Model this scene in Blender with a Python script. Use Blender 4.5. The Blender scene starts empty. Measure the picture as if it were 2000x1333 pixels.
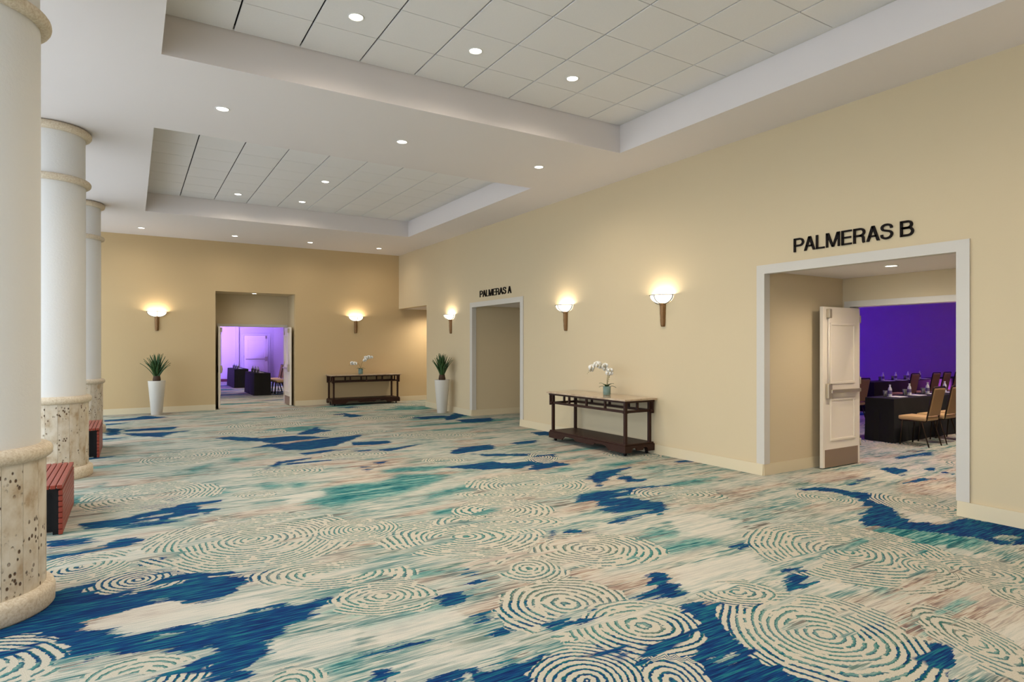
import bpy, bmesh, math, random
import numpy as np
from mathutils import Vector, Matrix

random.seed(7)
scene = bpy.context.scene
COL = scene.collection
PI = math.pi

# ---------------------------------------------------------------- camera
FPX = 1207.4                       # focal length in pixels of the 2000 x 1333 frame
CAM_Z = 1.62
YAW = 0.5517                       # the view turns this far from the hall's long axis (+Y) towards +X
cd = bpy.data.cameras.new('camera')
cam = bpy.data.objects.new('camera', cd)
COL.objects.link(cam)
cam.location = (0, 0, CAM_Z)
cam.rotation_euler = (PI / 2, 0, -YAW)
cd.sensor_fit = 'HORIZONTAL'
cd.sensor_width = 36.0
cd.lens = 36.0 * FPX / 2000.0
cd.shift_y = (677.5 - 666.5) / 2000.0
cd.clip_end = 300
scene.camera = cam

# ---------------------------------------------------------------- world, exposure
SKY_STRENGTH = 4.2
w = bpy.data.worlds.new('overcast_sky'); scene.world = w
w.use_nodes = True
bg = w.node_tree.nodes['Background']
bg.inputs['Color'].default_value = (0.80, 0.865, 1.0, 1)
bg.inputs['Strength'].default_value = SKY_STRENGTH
vs = scene.view_settings
vs.view_transform = 'Standard'; vs.look = 'None'; vs.gamma = 1.0; vs.use_curve_mapping = False
vs.exposure = 0.16
scene.cycles.use_denoising = True
scene.cycles.max_bounces = 5
scene.cycles.diffuse_bounces = 3
scene.cycles.glossy_bounces = 2
scene.cycles.transmission_bounces = 4
scene.cycles.use_adaptive_sampling = True
scene.cycles.adaptive_threshold = 0.04
scene.cycles.transparent_max_bounces = 16
scene.cycles.sample_clamp_indirect = 6.0
scene.cycles.caustics_reflective = False
scene.cycles.caustics_refractive = False
# light levels of the lamps built further down
DOWN_W = 98.0          # watts of one ceiling downlight
DOWN_C = (1.0, 0.88, 0.72)
SCONCE_W = 9.0
SCONCE_C = (1.0, 0.86, 0.66)
VIOLET = (0.07, 0.02, 1.0)
MAGENTA = (0.55, 0.10, 0.72)
LAVENDER = (0.29, 0.19, 1.0)

# ---------------------------------------------------------------- measures (metres)
XW = 6.78        # face of the long right wall
YW = 17.45       # face of the far wall
ZC = 4.325       # soffit
ZT = 4.70        # tiled trays
XL = -2.6        # glazed wall behind the columns
YN = -4.0        # wall behind the camera
TX0, TX1 = 0.235, 5.81
T1Y0, T1Y1 = 1.05, 6.565
T2Y0, T2Y1 = 8.81, 14.32

# ---------------------------------------------------------------- helpers
def srgb(r, g, b):
    def f(c):
        c /= 255.0
        return c / 12.92 if c <= 0.04045 else ((c + 0.055) / 1.055) ** 2.4
    return (f(r), f(g), f(b), 1.0)

class MB:
    """collects shapes into one mesh"""
    def __init__(self): self.v = []; self.f = []; self.sm = []
    def add(self, vs, fs, smooth=False):
        o = len(self.v); self.v += [tuple(p) for p in vs]
        for q in fs: self.f.append([i + o for i in q]); self.sm.append(smooth)
        return self
    def box(self, x0, x1, y0, y1, z0, z1, bev=0.0):
        if bev <= 0:
            vs = [(x, y, z) for z in (z0, z1) for y in (y0, y1) for x in (x0, x1)]
            return self.add(vs, [(0, 2, 3, 1), (4, 5, 7, 6), (0, 1, 5, 4), (2, 6, 7, 3), (0, 4, 6, 2), (1, 3, 7, 5)])
        b = min(bev, (x1 - x0) * .45, (y1 - y0) * .45, (z1 - z0) * .45)
        bm = bmesh.new(); bmesh.ops.create_cube(bm, size=1)
        for p in bm.verts:
            p.co = Vector(((x0 + x1) / 2 + p.co.x * (x1 - x0), (y0 + y1) / 2 + p.co.y * (y1 - y0), (z0 + z1) / 2 + p.co.z * (z1 - z0)))
        bmesh.ops.bevel(bm, geom=bm.edges[:], offset=b, segments=2, affect='EDGES', profile=.6)
        return self.bm(bm)
    def bm(self, bm, smooth=False):
        bm.verts.index_update()
        self.add([p.co.copy() for p in bm.verts], [[q.index for q in f.verts] for f in bm.faces], smooth)
        bm.free(); return self
    def lathe(self, prof, n=24, c=(0, 0, 0), a0=0.0, a1=2 * PI, smooth=True, close=False):
        """profile of (r, z) turned about z"""
        full = abs(a1 - a0 - 2 * PI) < 1e-6
        m = n if full else n + 1
        vs = [(c[0] + r * math.cos(a0 + (a1 - a0) * k / n), c[1] + r * math.sin(a0 + (a1 - a0) * k / n), c[2] + z) for (r, z) in prof for k in range(m)]
        fs = []
        for i in range(len(prof) - 1):
            for k in range(n):
                k2 = (k + 1) % m
                fs.append((i * m + k, i * m + k2, (i + 1) * m + k2, (i + 1) * m + k))
        if close:
            fs.append(tuple(range(m))[::-1]); fs.append(tuple((len(prof) - 1) * m + k for k in range(m)))
        return self.add(vs, fs, smooth)
    def tube(self, pts, r, n=8, caps=True, smooth=True):
        pts = [Vector(p) for p in pts]
        rs = r if isinstance(r, (list, tuple)) else [r] * len(pts)
        vs = []; fs = []
        up = Vector((0, 0, 1))
        d0 = (pts[1] - pts[0]).normalized()
        nrm = d0.orthogonal().normalized() if abs(d0.z) > .9 else d0.cross(up).normalized()
        for i, p in enumerate(pts):
            d = ((pts[min(i + 1, len(pts) - 1)] - pts[max(i - 1, 0)])).normalized()
            nrm = (nrm - d * nrm.dot(d)).normalized(); bi = d.cross(nrm)
            for k in range(n):
                a = 2 * PI * k / n
                vs.append(p + (nrm * math.cos(a) + bi * math.sin(a)) * rs[i])
        for i in range(len(pts) - 1):
            for k in range(n):
                fs.append((i * n + k, i * n + (k + 1) % n, (i + 1) * n + (k + 1) % n, (i + 1) * n + k))
        if caps:
            fs.append(tuple(range(n))[::-1]); fs.append(tuple((len(pts) - 1) * n + k for k in range(n)))
        return self.add(vs, fs, smooth)
    def prism(self, poly, a, b, axis='y'):
        """polygon of 2D points pushed from a to b along an axis"""
        def P(u, v, t):
            return {'x': (t, u, v), 'y': (u, t, v), 'z': (u, v, t)}[axis]
        n = len(poly)
        vs = [P(u, v, a) for u, v in poly] + [P(u, v, b) for u, v in poly]
        fs = [tuple(range(n))[::-1], tuple(range(n, 2 * n))] + [(i, (i + 1) % n, n + (i + 1) % n, n + i) for i in range(n)]
        return self.add(vs, fs)
    def xf(self, M):
        self.v = [tuple(M @ Vector(p)) for p in self.v]; return self
    def mesh(self, name):
        me = bpy.data.meshes.new(name); me.from_pydata(self.v, [], self.f); me.validate()
        if len(me.polygons) == len(self.sm): me.polygons.foreach_set('use_smooth', self.sm)
        bm = bmesh.new(); bm.from_mesh(me); bmesh.ops.recalc_face_normals(bm, faces=bm.faces); bm.to_mesh(me); bm.free()
        me.update(); return me
    def build(self, name, mat, parent=None):
        o = bpy.data.objects.new(name, self.mesh(name)); COL.objects.link(o)
        if mat: o.data.materials.append(mat)
        if parent: o.parent = parent
        return o

def tag(o, label, cat=None, group=None, kind=None):
    o['label'] = label
    if cat: o['category'] = cat
    if group: o['group'] = group
    if kind: o['kind'] = kind
    return o
def empty(name, loc, rz=0.0):
    o = bpy.data.objects.new(name, None); COL.objects.link(o)
    o.location = loc; o.rotation_euler = (0, 0, rz); o.empty_display_size = .1
    return o
def thing(name, label, cat, loc, rz=0.0, group=None):
    return tag(empty(name, loc, rz), label, cat, group)
def copy_tree(o, parent=None):
    c = o.copy(); COL.objects.link(c)
    if parent: c.parent = parent
    for ch in list(o.children): copy_tree(ch, c)
    return c
def share(name, me, parent, loc=(0, 0, 0), rz=0.0):
    o = bpy.data.objects.new(name, me); COL.objects.link(o); o.parent = parent
    o.location = loc; o.rotation_euler = (0, 0, rz); return o
def lamp(kind, name, loc, energy, color, parent=None, rot=(0, 0, 0), **kw):
    d = bpy.data.lights.new(name, kind); d.energy = energy; d.color = color
    for k, v in kw.items(): setattr(d, k, v)
    o = bpy.data.objects.new(name, d); COL.objects.link(o); o.location = loc; o.rotation_euler = rot
    if parent: o.parent = parent
    return o

# ---------------------------------------------------------------- materials
def mat(name, col, rough=.6, metal=0.0, emit=None, estr=0.0, spec=None, trans=0.0, ior=None, coat=0.0):
    m = bpy.data.materials.new(name); m.use_nodes = True
    p = m.node_tree.nodes['Principled BSDF']
    p.inputs['Base Color'].default_value = col
    p.inputs['Roughness'].default_value = rough; p.inputs['Metallic'].default_value = metal
    if spec is not None: p.inputs['Specular IOR Level'].default_value = spec
    if trans: p.inputs['Transmission Weight'].default_value = trans
    if ior: p.inputs['IOR'].default_value = ior
    if coat: p.inputs['Coat Weight'].default_value = coat
    if emit: p.inputs['Emission Color'].default_value = emit; p.inputs['Emission Strength'].default_value = estr
    return m
class NT:
    def __init__(self, m): self.t = m.node_tree; self.p = self.t.nodes['Principled BSDF']
    def n(self, t, **kw):
        x = self.t.nodes.new(t)
        for k, v in kw.items(): setattr(x, k, v)
        return x
    def l(self, a, b): self.t.links.new(a, b)
    def put(self, sock, v):
        if isinstance(v, bpy.types.NodeSocket): self.l(v, sock)
        else: sock.default_value = v
    def math(self, op, a, b=None, c=None, clamp=False):
        x = self.n('ShaderNodeMath', operation=op, use_clamp=clamp)
        self.put(x.inputs[0], a)
        if b is not None: self.put(x.inputs[1], b)
        if c is not None: self.put(x.inputs[2], c)
        return x.outputs[0]
    def step(self, v, lo, hi):
        x = self.n('ShaderNodeMapRange', interpolation_type='SMOOTHSTEP')
        self.put(x.inputs['Value'], v); x.inputs['From Min'].default_value = lo; x.inputs['From Max'].default_value = hi
        return x.outputs['Result']
    def noise(self, vec, scale, detail=2.0, rough=.5):
        x = self.n('ShaderNodeTexNoise'); self.l(vec, x.inputs['Vector'])
        x.inputs['Scale'].default_value = scale; x.inputs['Detail'].default_value = detail; x.inputs['Roughness'].default_value = rough
        return x.outputs['Fac']
    def scl(self, vec, s):
        x = self.n('ShaderNodeVectorMath', operation='MULTIPLY'); self.l(vec, x.inputs[0]); x.inputs[1].default_value = s
        return x.outputs[0]
    def mix(self, f, a, b):
        x = self.n('ShaderNodeMix', data_type='RGBA'); self.put(x.inputs[0], f); self.put(x.inputs[6], a); self.put(x.inputs[7], b)
        return x.outputs[2]
    def ramp(self, f, stops):
        x = self.n('ShaderNodeValToRGB'); e = x.color_ramp.elements
        e[0].position, e[0].color = stops[0]; e[1].position, e[1].color = stops[-1]
        for pos, c in stops[1:-1]:
            k = e.new(pos); k.color = c
        self.l(f, x.inputs[0]); return x.outputs[0]
    def bump(self, h, strength, dist):
        x = self.n('ShaderNodeBump'); x.inputs['Strength'].default_value = strength; x.inputs['Distance'].default_value = dist
        self.l(h, x.inputs['Height']); self.l(x.outputs[0], self.p.inputs['Normal'])
    def pos(self): return self.n('ShaderNodeNewGeometry').outputs['Position']
    def obj(self): return self.n('ShaderNodeTexCoord').outputs['Object']
def plaster(name, col, var=.05, scale=1.5, rough=.75, bump=.12, bscale=220):
    m = mat(name, col, rough); t = NT(m); P = t.pos()
    n = t.noise(P, scale, 4); d = tuple(c * (1 - var) for c in col[:3]) + (1,); h = tuple(min(1, c * (1 + var)) for c in col[:3]) + (1,)
    t.l(t.mix(n, d, h), t.p.inputs['Base Color'])
    t.bump(t.noise(P, bscale, 2), bump, .002)
    return m

M = {}
M['wall'] = plaster('tan_wallcovering', srgb(208, 189, 154), .03, .7, .7, .25, 160)
M['wall_gold'] = plaster('golden_wallcovering', srgb(203, 176, 132), .03, .7, .7, .25, 160)
M['wall_white'] = plaster('white_paint', srgb(214, 210, 203), .02, 1.5, .6, .05)
M['soffit'] = plaster('ceiling_paint', srgb(227, 219, 216), .015, .6, .85, .04)
M['base'] = plaster('baseboard_paint', srgb(214, 198, 165), .02, 2, .5, .05)
M['frame'] = plaster('door_frame_paint', srgb(204, 197, 186), .015, 2, .45, .03)
M['dark'] = mat('plenum_black', srgb(28, 27, 26), .9)
M['tile'] = plaster('acoustic_tile', srgb(232, 228, 226), .03, 60, .9, .5, 300)
M['door'] = plaster('door_white_lacquer', srgb(236, 224, 206), .01, 2, .38, .02)
M['steel'] = mat('brushed_nickel', srgb(190, 176, 152), .36, .55)
M['kick'] = mat('bronze_kick_plate', srgb(158, 134, 112), .42, .5)
M['black'] = mat('black_letter', srgb(24, 17, 14), .7, spec=.15)
M['purple_wall'] = plaster('meeting_room_wall', srgb(196, 186, 176), .02, .7, .75, .1)
M['lens'] = mat('lit_lens', (1, 1, 1, 1), .5, emit=(1, .93, .80, 1), estr=9.0)
M['ringtrim'] = mat('white_trim_ring', srgb(232, 229, 224), .5)
M['bowl'] = mat('lit_frosted_glass', (1, .97, .9, 1), .4, emit=(1, .92, .76, 1), estr=1.5)
M['bronze'] = mat('aged_bronze', srgb(132, 98, 62), .5, .55)
M['bronze2'] = mat('dark_pewter', srgb(110, 104, 94), .45, .8)
M['pot'] = mat('white_planter', srgb(218, 211, 200), .35)
M['soil'] = mat('soil', srgb(46, 32, 24), .95)
def leafmat(name, a, b):
    m = mat(name, a, .45); t = NT(m); n = t.noise(t.obj(), 9, 3)
    t.l(t.mix(n, a, b), t.p.inputs['Base Color']); return m
M['leaf'] = leafmat('agave_leaf', srgb(28, 58, 28), srgb(62, 98, 48))
M['trunk'] = mat('leaf_base', srgb(70, 48, 30), .8)
M['petal'] = mat('orchid_petal', srgb(246, 243, 235), .5)
M['lip'] = mat('orchid_lip', srgb(214, 190, 90), .5)
M['stem'] = mat('orchid_stem', srgb(94, 92, 46), .6)
M['oleaf'] = leafmat('orchid_leaf', srgb(30, 62, 30), srgb(56, 92, 44))
M['vase'] = mat('aqua_glass', srgb(205, 238, 224), .06, trans=.7, ior=1.2)
M['moss'] = mat('moss_filling', srgb(74, 110, 52), .9)
def wood(name, a, b, rough=.4):
    m = mat(name, a, rough); m.node_tree.nodes['Principled BSDF'].inputs['Specular IOR Level'].default_value = .25; t = NT(m); P = t.scl(t.obj(), (3, 3, 30)); n = t.noise(P, 4, 4, .6)
    t.l(t.mix(n, a, b), t.p.inputs['Base Color']); return m
M['darkwood'] = wood('dark_mahogany', srgb(42, 22, 14), srgb(60, 33, 22), .5)
M['redwood'] = wood('red_stained_slat', srgb(122, 48, 38), srgb(156, 74, 58), .4)
M['benchmetal'] = mat('bench_black_metal', srgb(30, 30, 32), .5, .6)
def marble():
    m = mat('beige_marble', srgb(176, 150, 124), .12); t = NT(m); P = t.obj()
    n = t.noise(P, 5, 6, .65); t.l(t.ramp(n, [(.3, srgb(150, 122, 98)), (.5, srgb(186, 162, 136)), (.7, srgb(204, 186, 162))]), t.p.inputs['Base Color'])
    return m
M['marble'] = marble()
def shaft():
    m = mat('white_stucco', srgb(229, 227, 224), .8); t = NT(m); P = t.obj()
    t.bump(t.noise(P, 45, 4, .6), .35, .006); return m
M['shaft'] = shaft()
def castring():
    m = mat('cast_stone', srgb(220, 205, 180), .8); t = NT(m); P = t.obj()
    n = t.noise(P, 60, 4, .7); t.l(t.ramp(n, [(.3, srgb(196, 174, 142)), (.6, srgb(226, 212, 190))]), t.p.inputs['Base Color'])
    t.bump(n, .5, .004); return m
M['cast'] = castring()
def travertine():
    m = mat('travertine', srgb(206, 188, 160), .55); t = NT(m)
    P = t.obj(); inf = t.n('ShaderNodeObjectInfo').outputs['Random']
    off = t.n('ShaderNodeVectorMath', operation='ADD'); t.l(P, off.inputs[0])
    cx = t.n('ShaderNodeCombineXYZ'); t.l(t.math('MULTIPLY', inf, 37.0), cx.inputs[2]); t.l(cx.outputs[0], off.inputs[1]); V = off.outputs[0]
    n = t.noise(t.scl(V, (1, 1, .7)), 8, 5, .6)
    col = t.ramp(n, [(.32, srgb(188, 164, 134)), (.45, srgb(216, 202, 180)), (.60, srgb(230, 220, 204))])
    vo = t.n('ShaderNodeTexVoronoi'); vo.inputs['Scale'].default_value = 34; t.l(t.scl(V, (1, 1, .7)), vo.inputs['Vector'])
    patch = t.step(t.noise(V, 6, 2), .50, .60)
    pit = t.math('MULTIPLY', t.math('SUBTRACT', 1.0, t.step(vo.outputs['Distance'], .22, .34)), patch)
    tint = t.mix(inf, (.82, .80, .78, 1), (1.0, .98, .94, 1))
    mx = t.n('ShaderNodeMix', data_type='RGBA', blend_type='MULTIPLY'); mx.inputs[0].default_value = 1
    t.l(col, mx.inputs[6]); t.l(tint, mx.inputs[7])
    t.l(t.mix(pit, mx.outputs[2], srgb(92, 66, 44)), t.p.inputs['Base Color'])
    t.bump(t.math('MULTIPLY', pit, -1.0), .8, .01); return m
M['trav'] = travertine()
def pane():
    m = bpy.data.materials.new('window_glass'); m.use_nodes = True; t = m.node_tree; t.nodes.clear()
    o = t.nodes.new('ShaderNodeOutputMaterial'); mx = t.nodes.new('ShaderNodeMixShader'); a = t.nodes.new('ShaderNodeBsdfTransparent'); g = t.nodes.new('ShaderNodeBsdfGlossy')
    g.inputs['Roughness'].default_value = .02; a.inputs['Color'].default_value = (.93, .96, .95, 1)
    lw = t.nodes.new('ShaderNodeLayerWeight'); pw = t.nodes.new('ShaderNodeMath'); pw.operation = 'POWER'; pw.inputs[1].default_value = 5
    fr = t.nodes.new('ShaderNodeMath'); fr.operation = 'MULTIPLY_ADD'; fr.inputs[1].default_value = .8; fr.inputs[2].default_value = .03
    t.links.new(lw.outputs['Facing'], pw.inputs[0]); t.links.new(pw.outputs[0], fr.inputs[0])
    t.links.new(fr.outputs[0], mx.inputs[0]); t.links.new(a.outputs[0], mx.inputs[1]); t.links.new(g.outputs[0], mx.inputs[2]); t.links.new(mx.outputs[0], o.inputs[0])
    return m
M['pane'] = pane()
M['mullion'] = mat('window_frame_metal', srgb(210, 208, 204), .5, .2)
M['paving'] = plaster('outdoor_paving', srgb(228, 224, 220), .06, 2, .9, .2)
M['cloth'] = mat('black_tablecloth', srgb(24, 23, 22), .9)
M['tan'] = mat('tan_upholstery', srgb(176, 138, 92), .85)
M['tanseat'] = mat('tan_seat_fabric', srgb(206, 170, 120), .85)
M['chairmetal'] = mat('bronze_chair_frame', srgb(58, 44, 32), .4, .7)
M['bottle'] = mat('clear_bottle', srgb(250, 250, 252), .12, trans=.12, ior=1.25)
M['glass'] = mat('clear_tumbler', srgb(244, 246, 248), .04, trans=.8, ior=1.25)
M['cap'] = mat('bottle_cap', srgb(236, 236, 240), .5)
M['blabel'] = mat('bottle_label', srgb(120, 104, 150), .6)
M['napkin'] = mat('white_notepad', srgb(240, 238, 234), .8)
M['redbase'] = mat('dark_red_skirting', srgb(96, 40, 36), .6)
M['violet_led'] = mat('violet_led', (1, 1, 1, 1), .4, emit=VIOLET + (1,), estr=10)
M['fixture'] = mat('black_fixture', srgb(22, 22, 24), .5, .3)
BLUE=[
[(-0.82,4.65),(-0.65,4.6),(-0.43,5.05),(-0.18,5.18),(0.03,5.27),(0.4,5),(0.64,4.81),(0.84,4.72),(0.74,4.55),(0.67,4.55),(0.6,4.45),(0.46,4.37),(0.36,4.4),(0.69,3.98),(0.79,4.07),(0.88,3.98),(1.12,4.06),(1.14,3.98),(1.02,3.92),(0.87,3.75),(0.78,3.72),(0.75,3.64),(0.6,3.54),(0.62,3.45),(0.56,3.4),(0.51,3.35),(0.53,3.28),(0.48,3.21),(0.07,3.44),(0.21,3.51),(0.24,3.53),(0.36,3.67),(0.25,3.67),(-0.02,3.87),(-0.16,3.91),(-0.29,3.91),(-0.58,4.1),(-0.74,4.22)],
[(-0.6,6.38),(-0.33,6.33),(-0.22,6.18),(-0.36,6.13),(-0.58,6.15)],
[(-0.57,6),(-0.37,5.95),(-0.22,6.01),(-0.06,6.19),(0.08,6.07),(0.07,5.97),(-0.04,5.9),(-0.18,5.88),(-0.39,5.79),(-0.56,5.83)],
[(0.03,5.38),(0.15,5.49),(0.22,5.49),(0.19,5.34),(0.04,5.33)],
[(-0.36,6.86),(-0.31,6.85),(-0.09,6.85),(0.05,6.95),(0.2,7.04),(0.34,7.13),(0.08,7.14),(0.06,7.33),(0.29,7.35),(0.42,7.21),(0.86,7.19),(0.82,7.13),(0.6,7.05),(0.6,6.89),(0.76,6.78),(0.6,6.6),(0.57,6.72),(0.53,6.56),(0.27,6.49),(-0.01,6.5),(-0.17,6.6),(-0.35,6.65)],
[(0.29,7.52),(0.4,7.54),(0.39,7.38),(0.3,7.41)],
[(-0.39,7.48),(-0.06,7.47),(-0.07,7.41),(-0.39,7.4)],
[(-0.42,14.62),(-0.13,14.35),(-0.2,13.92),(-0.18,13.46),(-0.38,13.42)],
[(-0.18,13.64),(0.53,13.38),(1.06,13.46),(0.66,13.17),(0.46,12.73),(0.09,13.02)],
[(-0.15,14.16),(0.33,14.26),(0.82,14.2),(0.66,13.76),(-0.13,13.91)],
[(-0.5,16.25),(0.07,16.48),(0.27,16.81),(0.73,16.21),(0.36,15.99),(-0.5,15.96)],
[(-0.48,15.5),(0.06,15.57),(-0.2,15.32),(-0.47,15.16)],
[(1.21,12.12),(1.54,12.15),(1.95,11.61),(2.53,11.63),(2.71,11.47),(3.02,11.08),(2.78,11.05),(2.25,10.96),(2,10.88),(1.87,11.25),(1.57,11.51)],
[(1.64,10.57),(1.93,10.86),(2.21,10.76),(2.67,10.94),(3.34,11.08),(3.63,11.16),(3.26,10.58),(3.01,10.33),(2.83,10.07),(2.34,9.92),(2.06,10.05),(2.03,10.11),(1.94,10.52)],
[(2.57,11.76),(2.8,12.19),(3.19,12.67),(3.14,12.24),(3.3,12.02),(2.9,11.64)],
[(2.17,9.68),(2.58,9.75),(3.06,9.63),(3.25,9.4),(3.58,9.42),(4.14,9.57),(3.82,9.36),(3.48,9.18),(3.14,9.12),(3.02,9.19),(2.91,9.55),(2.56,9.57),(2.2,9.44)],
[(1.52,8.7),(1.74,9.14),(2.08,9.19),(2.27,9.27),(2.18,9.11),(1.78,8.97),(1.66,8.7)],
[(1.83,8.94),(2.68,8.88),(2.86,8.79),(2.51,8.83),(1.81,8.81)],
[(3.17,10.3),(3.79,10.21),(3.71,9.94),(3.39,9.9),(3.08,10.01)],
[(4.17,8.61),(4.46,8.88),(5.01,8.91),(5.05,8.82),(4.94,8.53),(4.53,8.44),(4.2,8.36),(4.12,8.44)],
[(2.88,8.37),(3.04,8.36),(3.01,8.23),(2.89,8.17)],
[(2.62,8.02),(2.69,7.92),(2.62,7.86)],
[(2.63,8.16),(2.74,8.12),(2.67,8.07)],
[(3.58,7.58),(3.94,7.54),(4.32,7.57),(4.03,7.06),(3.85,7.21),(3.61,7.43)],
[(3.8,7.49),(3.98,7.54),(4.23,7.55),(4.48,7.34),(4.74,7.29),(4.94,7.52),(5.15,7.64),(5.49,7.62),(5.25,7.33),(5.07,7.2),(5.15,6.76),(4.86,6.78),(4.52,6.71),(4.47,6.82),(4.65,7.02),(4.37,6.96),(3.98,7.1),(3.72,7.33)],
[(4.36,8.26),(4.6,8.17),(4.85,7.95),(5.19,7.84),(5.45,7.74),(4.98,7.66),(4.78,7.83),(4.45,7.94)],
[(5.41,8.84),(5.8,8.93),(5.99,8.88),(5.77,8.63),(5.44,8.68)],
[(4.74,5.96),(5.11,6.23),(5.42,6.23),(5.73,6.25),(5.44,6.12),(5.14,5.93),(4.79,5.72),(4.61,5.52),(4.6,5.6),(4.7,5.77)],
[(5.12,5.86),(5.34,5.9),(5.23,5.7),(5.36,5.53),(5.21,5.48),(5.05,5.62)],
[(4.05,5.29),(4.2,5.37),(4.47,5.38),(4.67,5.33),(5.36,5.25),(5.59,5.23),(5.09,5.15),(4.61,5.08),(4.36,5.07),(4.55,4.99),(4.58,4.8),(4.71,4.69),(4.66,4.54),(4.46,4.38),(4.34,4.32),(4.25,4.42),(3.99,4.35),(3.82,4.33),(3.76,4.36),(3.88,4.44),(4.28,4.46),(4.4,4.5),(4.08,4.6),(3.86,4.7),(3.99,4.78),(4.29,4.78),(4.01,4.9),(4.14,4.98),(4.09,5.11),(3.96,5.13)],
[(3.25,4.4),(3.31,4.38),(3.37,4.27),(3.5,4.24),(3.44,4.19),(3.3,4.24),(3.21,4.35)],
[(3.14,4.45),(3.18,4.42),(3.01,4.23),(3,4.28)],
[(6.46,6.23),(6.81,6.23),(6.83,6.06),(6.49,6.12)],
[(6.41,9.77),(6.84,9.71),(6.58,9.26),(6.34,9.32)],
[(6.17,12.18),(6.78,12.23),(6.94,11.99),(6.46,11.65),(6,11.83)],
[(6,12.65),(6.72,13.6),(6.72,12.94),(6.45,12.73),(6.15,12.44),(5.87,12.28)],
[(6.07,12.27),(6.98,12.24),(6.67,11.68),(6.07,11.69)],
[(4.07,14.83),(4.4,14.94),(4.65,14.16),(4.29,13.94)],
[(2,3.97),(2.07,4.01),(2.12,3.96),(2.07,3.9),(2,3.92)],
[(1.96,3.76),(2.06,3.77),(2.06,3.72),(1.97,3.71)],
[(1.66,3.64),(1.77,3.68),(1.88,3.63),(1.82,3.5),(1.72,3.46),(1.65,3.54)],
[(1.01,3.19),(1.13,3.18),(1.31,3.17),(1.49,3.13),(1.55,3.12),(1.42,3.09),(1.18,3.12),(1.04,3.15)],
[(0.97,2.89),(1.03,2.96),(1.14,2.91),(1.08,2.9),(1.03,2.85)],
[(1.19,2.81),(1.28,2.81),(1.39,2.81),(1.44,2.77),(1.39,2.69),(1.56,2.66),(1.69,2.64),(1.59,2.49),(1.16,2.75)],
[(3.02,3.15),(3.18,3.21),(3.25,3.14),(3.1,2.98),(3.12,2.87),(3.05,2.82),(2.96,2.89),(2.76,2.94),(2.65,2.98),(2.79,3.02),(2.97,3.03)],
[(1.87,3.05),(2,3.05),(2.11,3.03),(2.29,2.99),(2.2,2.9),(2.04,2.92),(1.87,3)],
[(1.72,3.26),(1.8,3.32),(1.86,3.26),(1.82,3.17),(1.69,3.18)],
[(1.74,3.02),(1.84,3.03),(1.82,2.97),(1.75,2.98)],
[(2.15,2.64),(2.32,2.65),(2.34,2.61),(2.54,2.51),(2.69,2.55),(2.91,2.64),(3.05,2.71),(3.19,2.68),(3.27,2.61),(2.42,1.93),(1.34,2.59),(1.41,2.73),(1.72,2.69),(1.89,2.7),(2.02,2.57)],
[(1.9,3.26),(2,3.38),(2.12,3.35),(2.12,3.22),(1.9,3.09),(1.84,3.15)],
[(2.28,2.94),(2.46,3.04),(2.53,3.03),(2.33,2.88),(2.21,2.84)],
[(3.18,3.19),(3.22,3.16),(3.14,2.98),(3.1,2.86),(2.98,2.83),(2.89,2.89)],
[(2.75,2.7),(3.04,2.73),(3.2,2.63),(3.33,2.55),(3.4,2.48),(3.27,2.43),(3.14,2.48),(3.04,2.49),(2.94,2.33),(2.84,2.21),(2.9,2.11),(2.89,1.98),(2.92,1.78),(3.05,1.61),(2.96,1.56),(2.12,2.08)],
[(4.01,2.8),(4.14,2.8),(4.2,2.77),(4.11,2.73),(3.98,2.75)],
[(3.78,2.62),(3.96,2.71),(4.13,2.68),(4.08,2.59),(3.89,2.52),(3.71,2.52),(3.72,2.57)],
[(6.42,4.3),(6.81,4.16),(6.87,3.82),(7.05,3.61),(6.71,3.45),(6.49,3.25),(6.21,3.05),(6.13,2.88),(6.36,2.75),(6.74,2.79),(6.72,2.66),(6.8,2.31),(6.9,2.09),(6.29,1.9),(6.21,2.11),(6.03,2.22),(6.08,2.36),(5.97,2.66),(5.81,2.88),(5.64,3.06),(5.88,3.25),(6.33,3.43),(6.59,3.7),(6.67,3.99)],
[(3.51,1.95),(3.63,1.99),(3.76,1.96),(3.71,1.91),(3.59,1.88),(3.48,1.92)],
[(3.4,1.73),(3.56,1.77),(3.71,1.73),(3.76,1.62),(3.6,1.52),(3.26,1.38),(3.15,1.45),(3.33,1.61)],
[(7.15,4.14),(7.63,4.22),(7.98,4.23),(7.57,4.12),(7.13,4.05)],
[(7.69,3.84),(8.24,3.87),(8.37,3.73),(7.94,3.77)],
[(8.88,4.18),(9.13,4.12),(8.92,3.98)],
[(8.47,4.43),(8.72,4.37),(8.61,4.14),(8.23,4.08),(8.27,4.18)],
[(8.9,3.89),(9.02,3.77),(8.74,3.7)],
[(4.14,3.38),(4.38,3.32),(4.38,3.19),(4.11,3.25)]]
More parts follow.
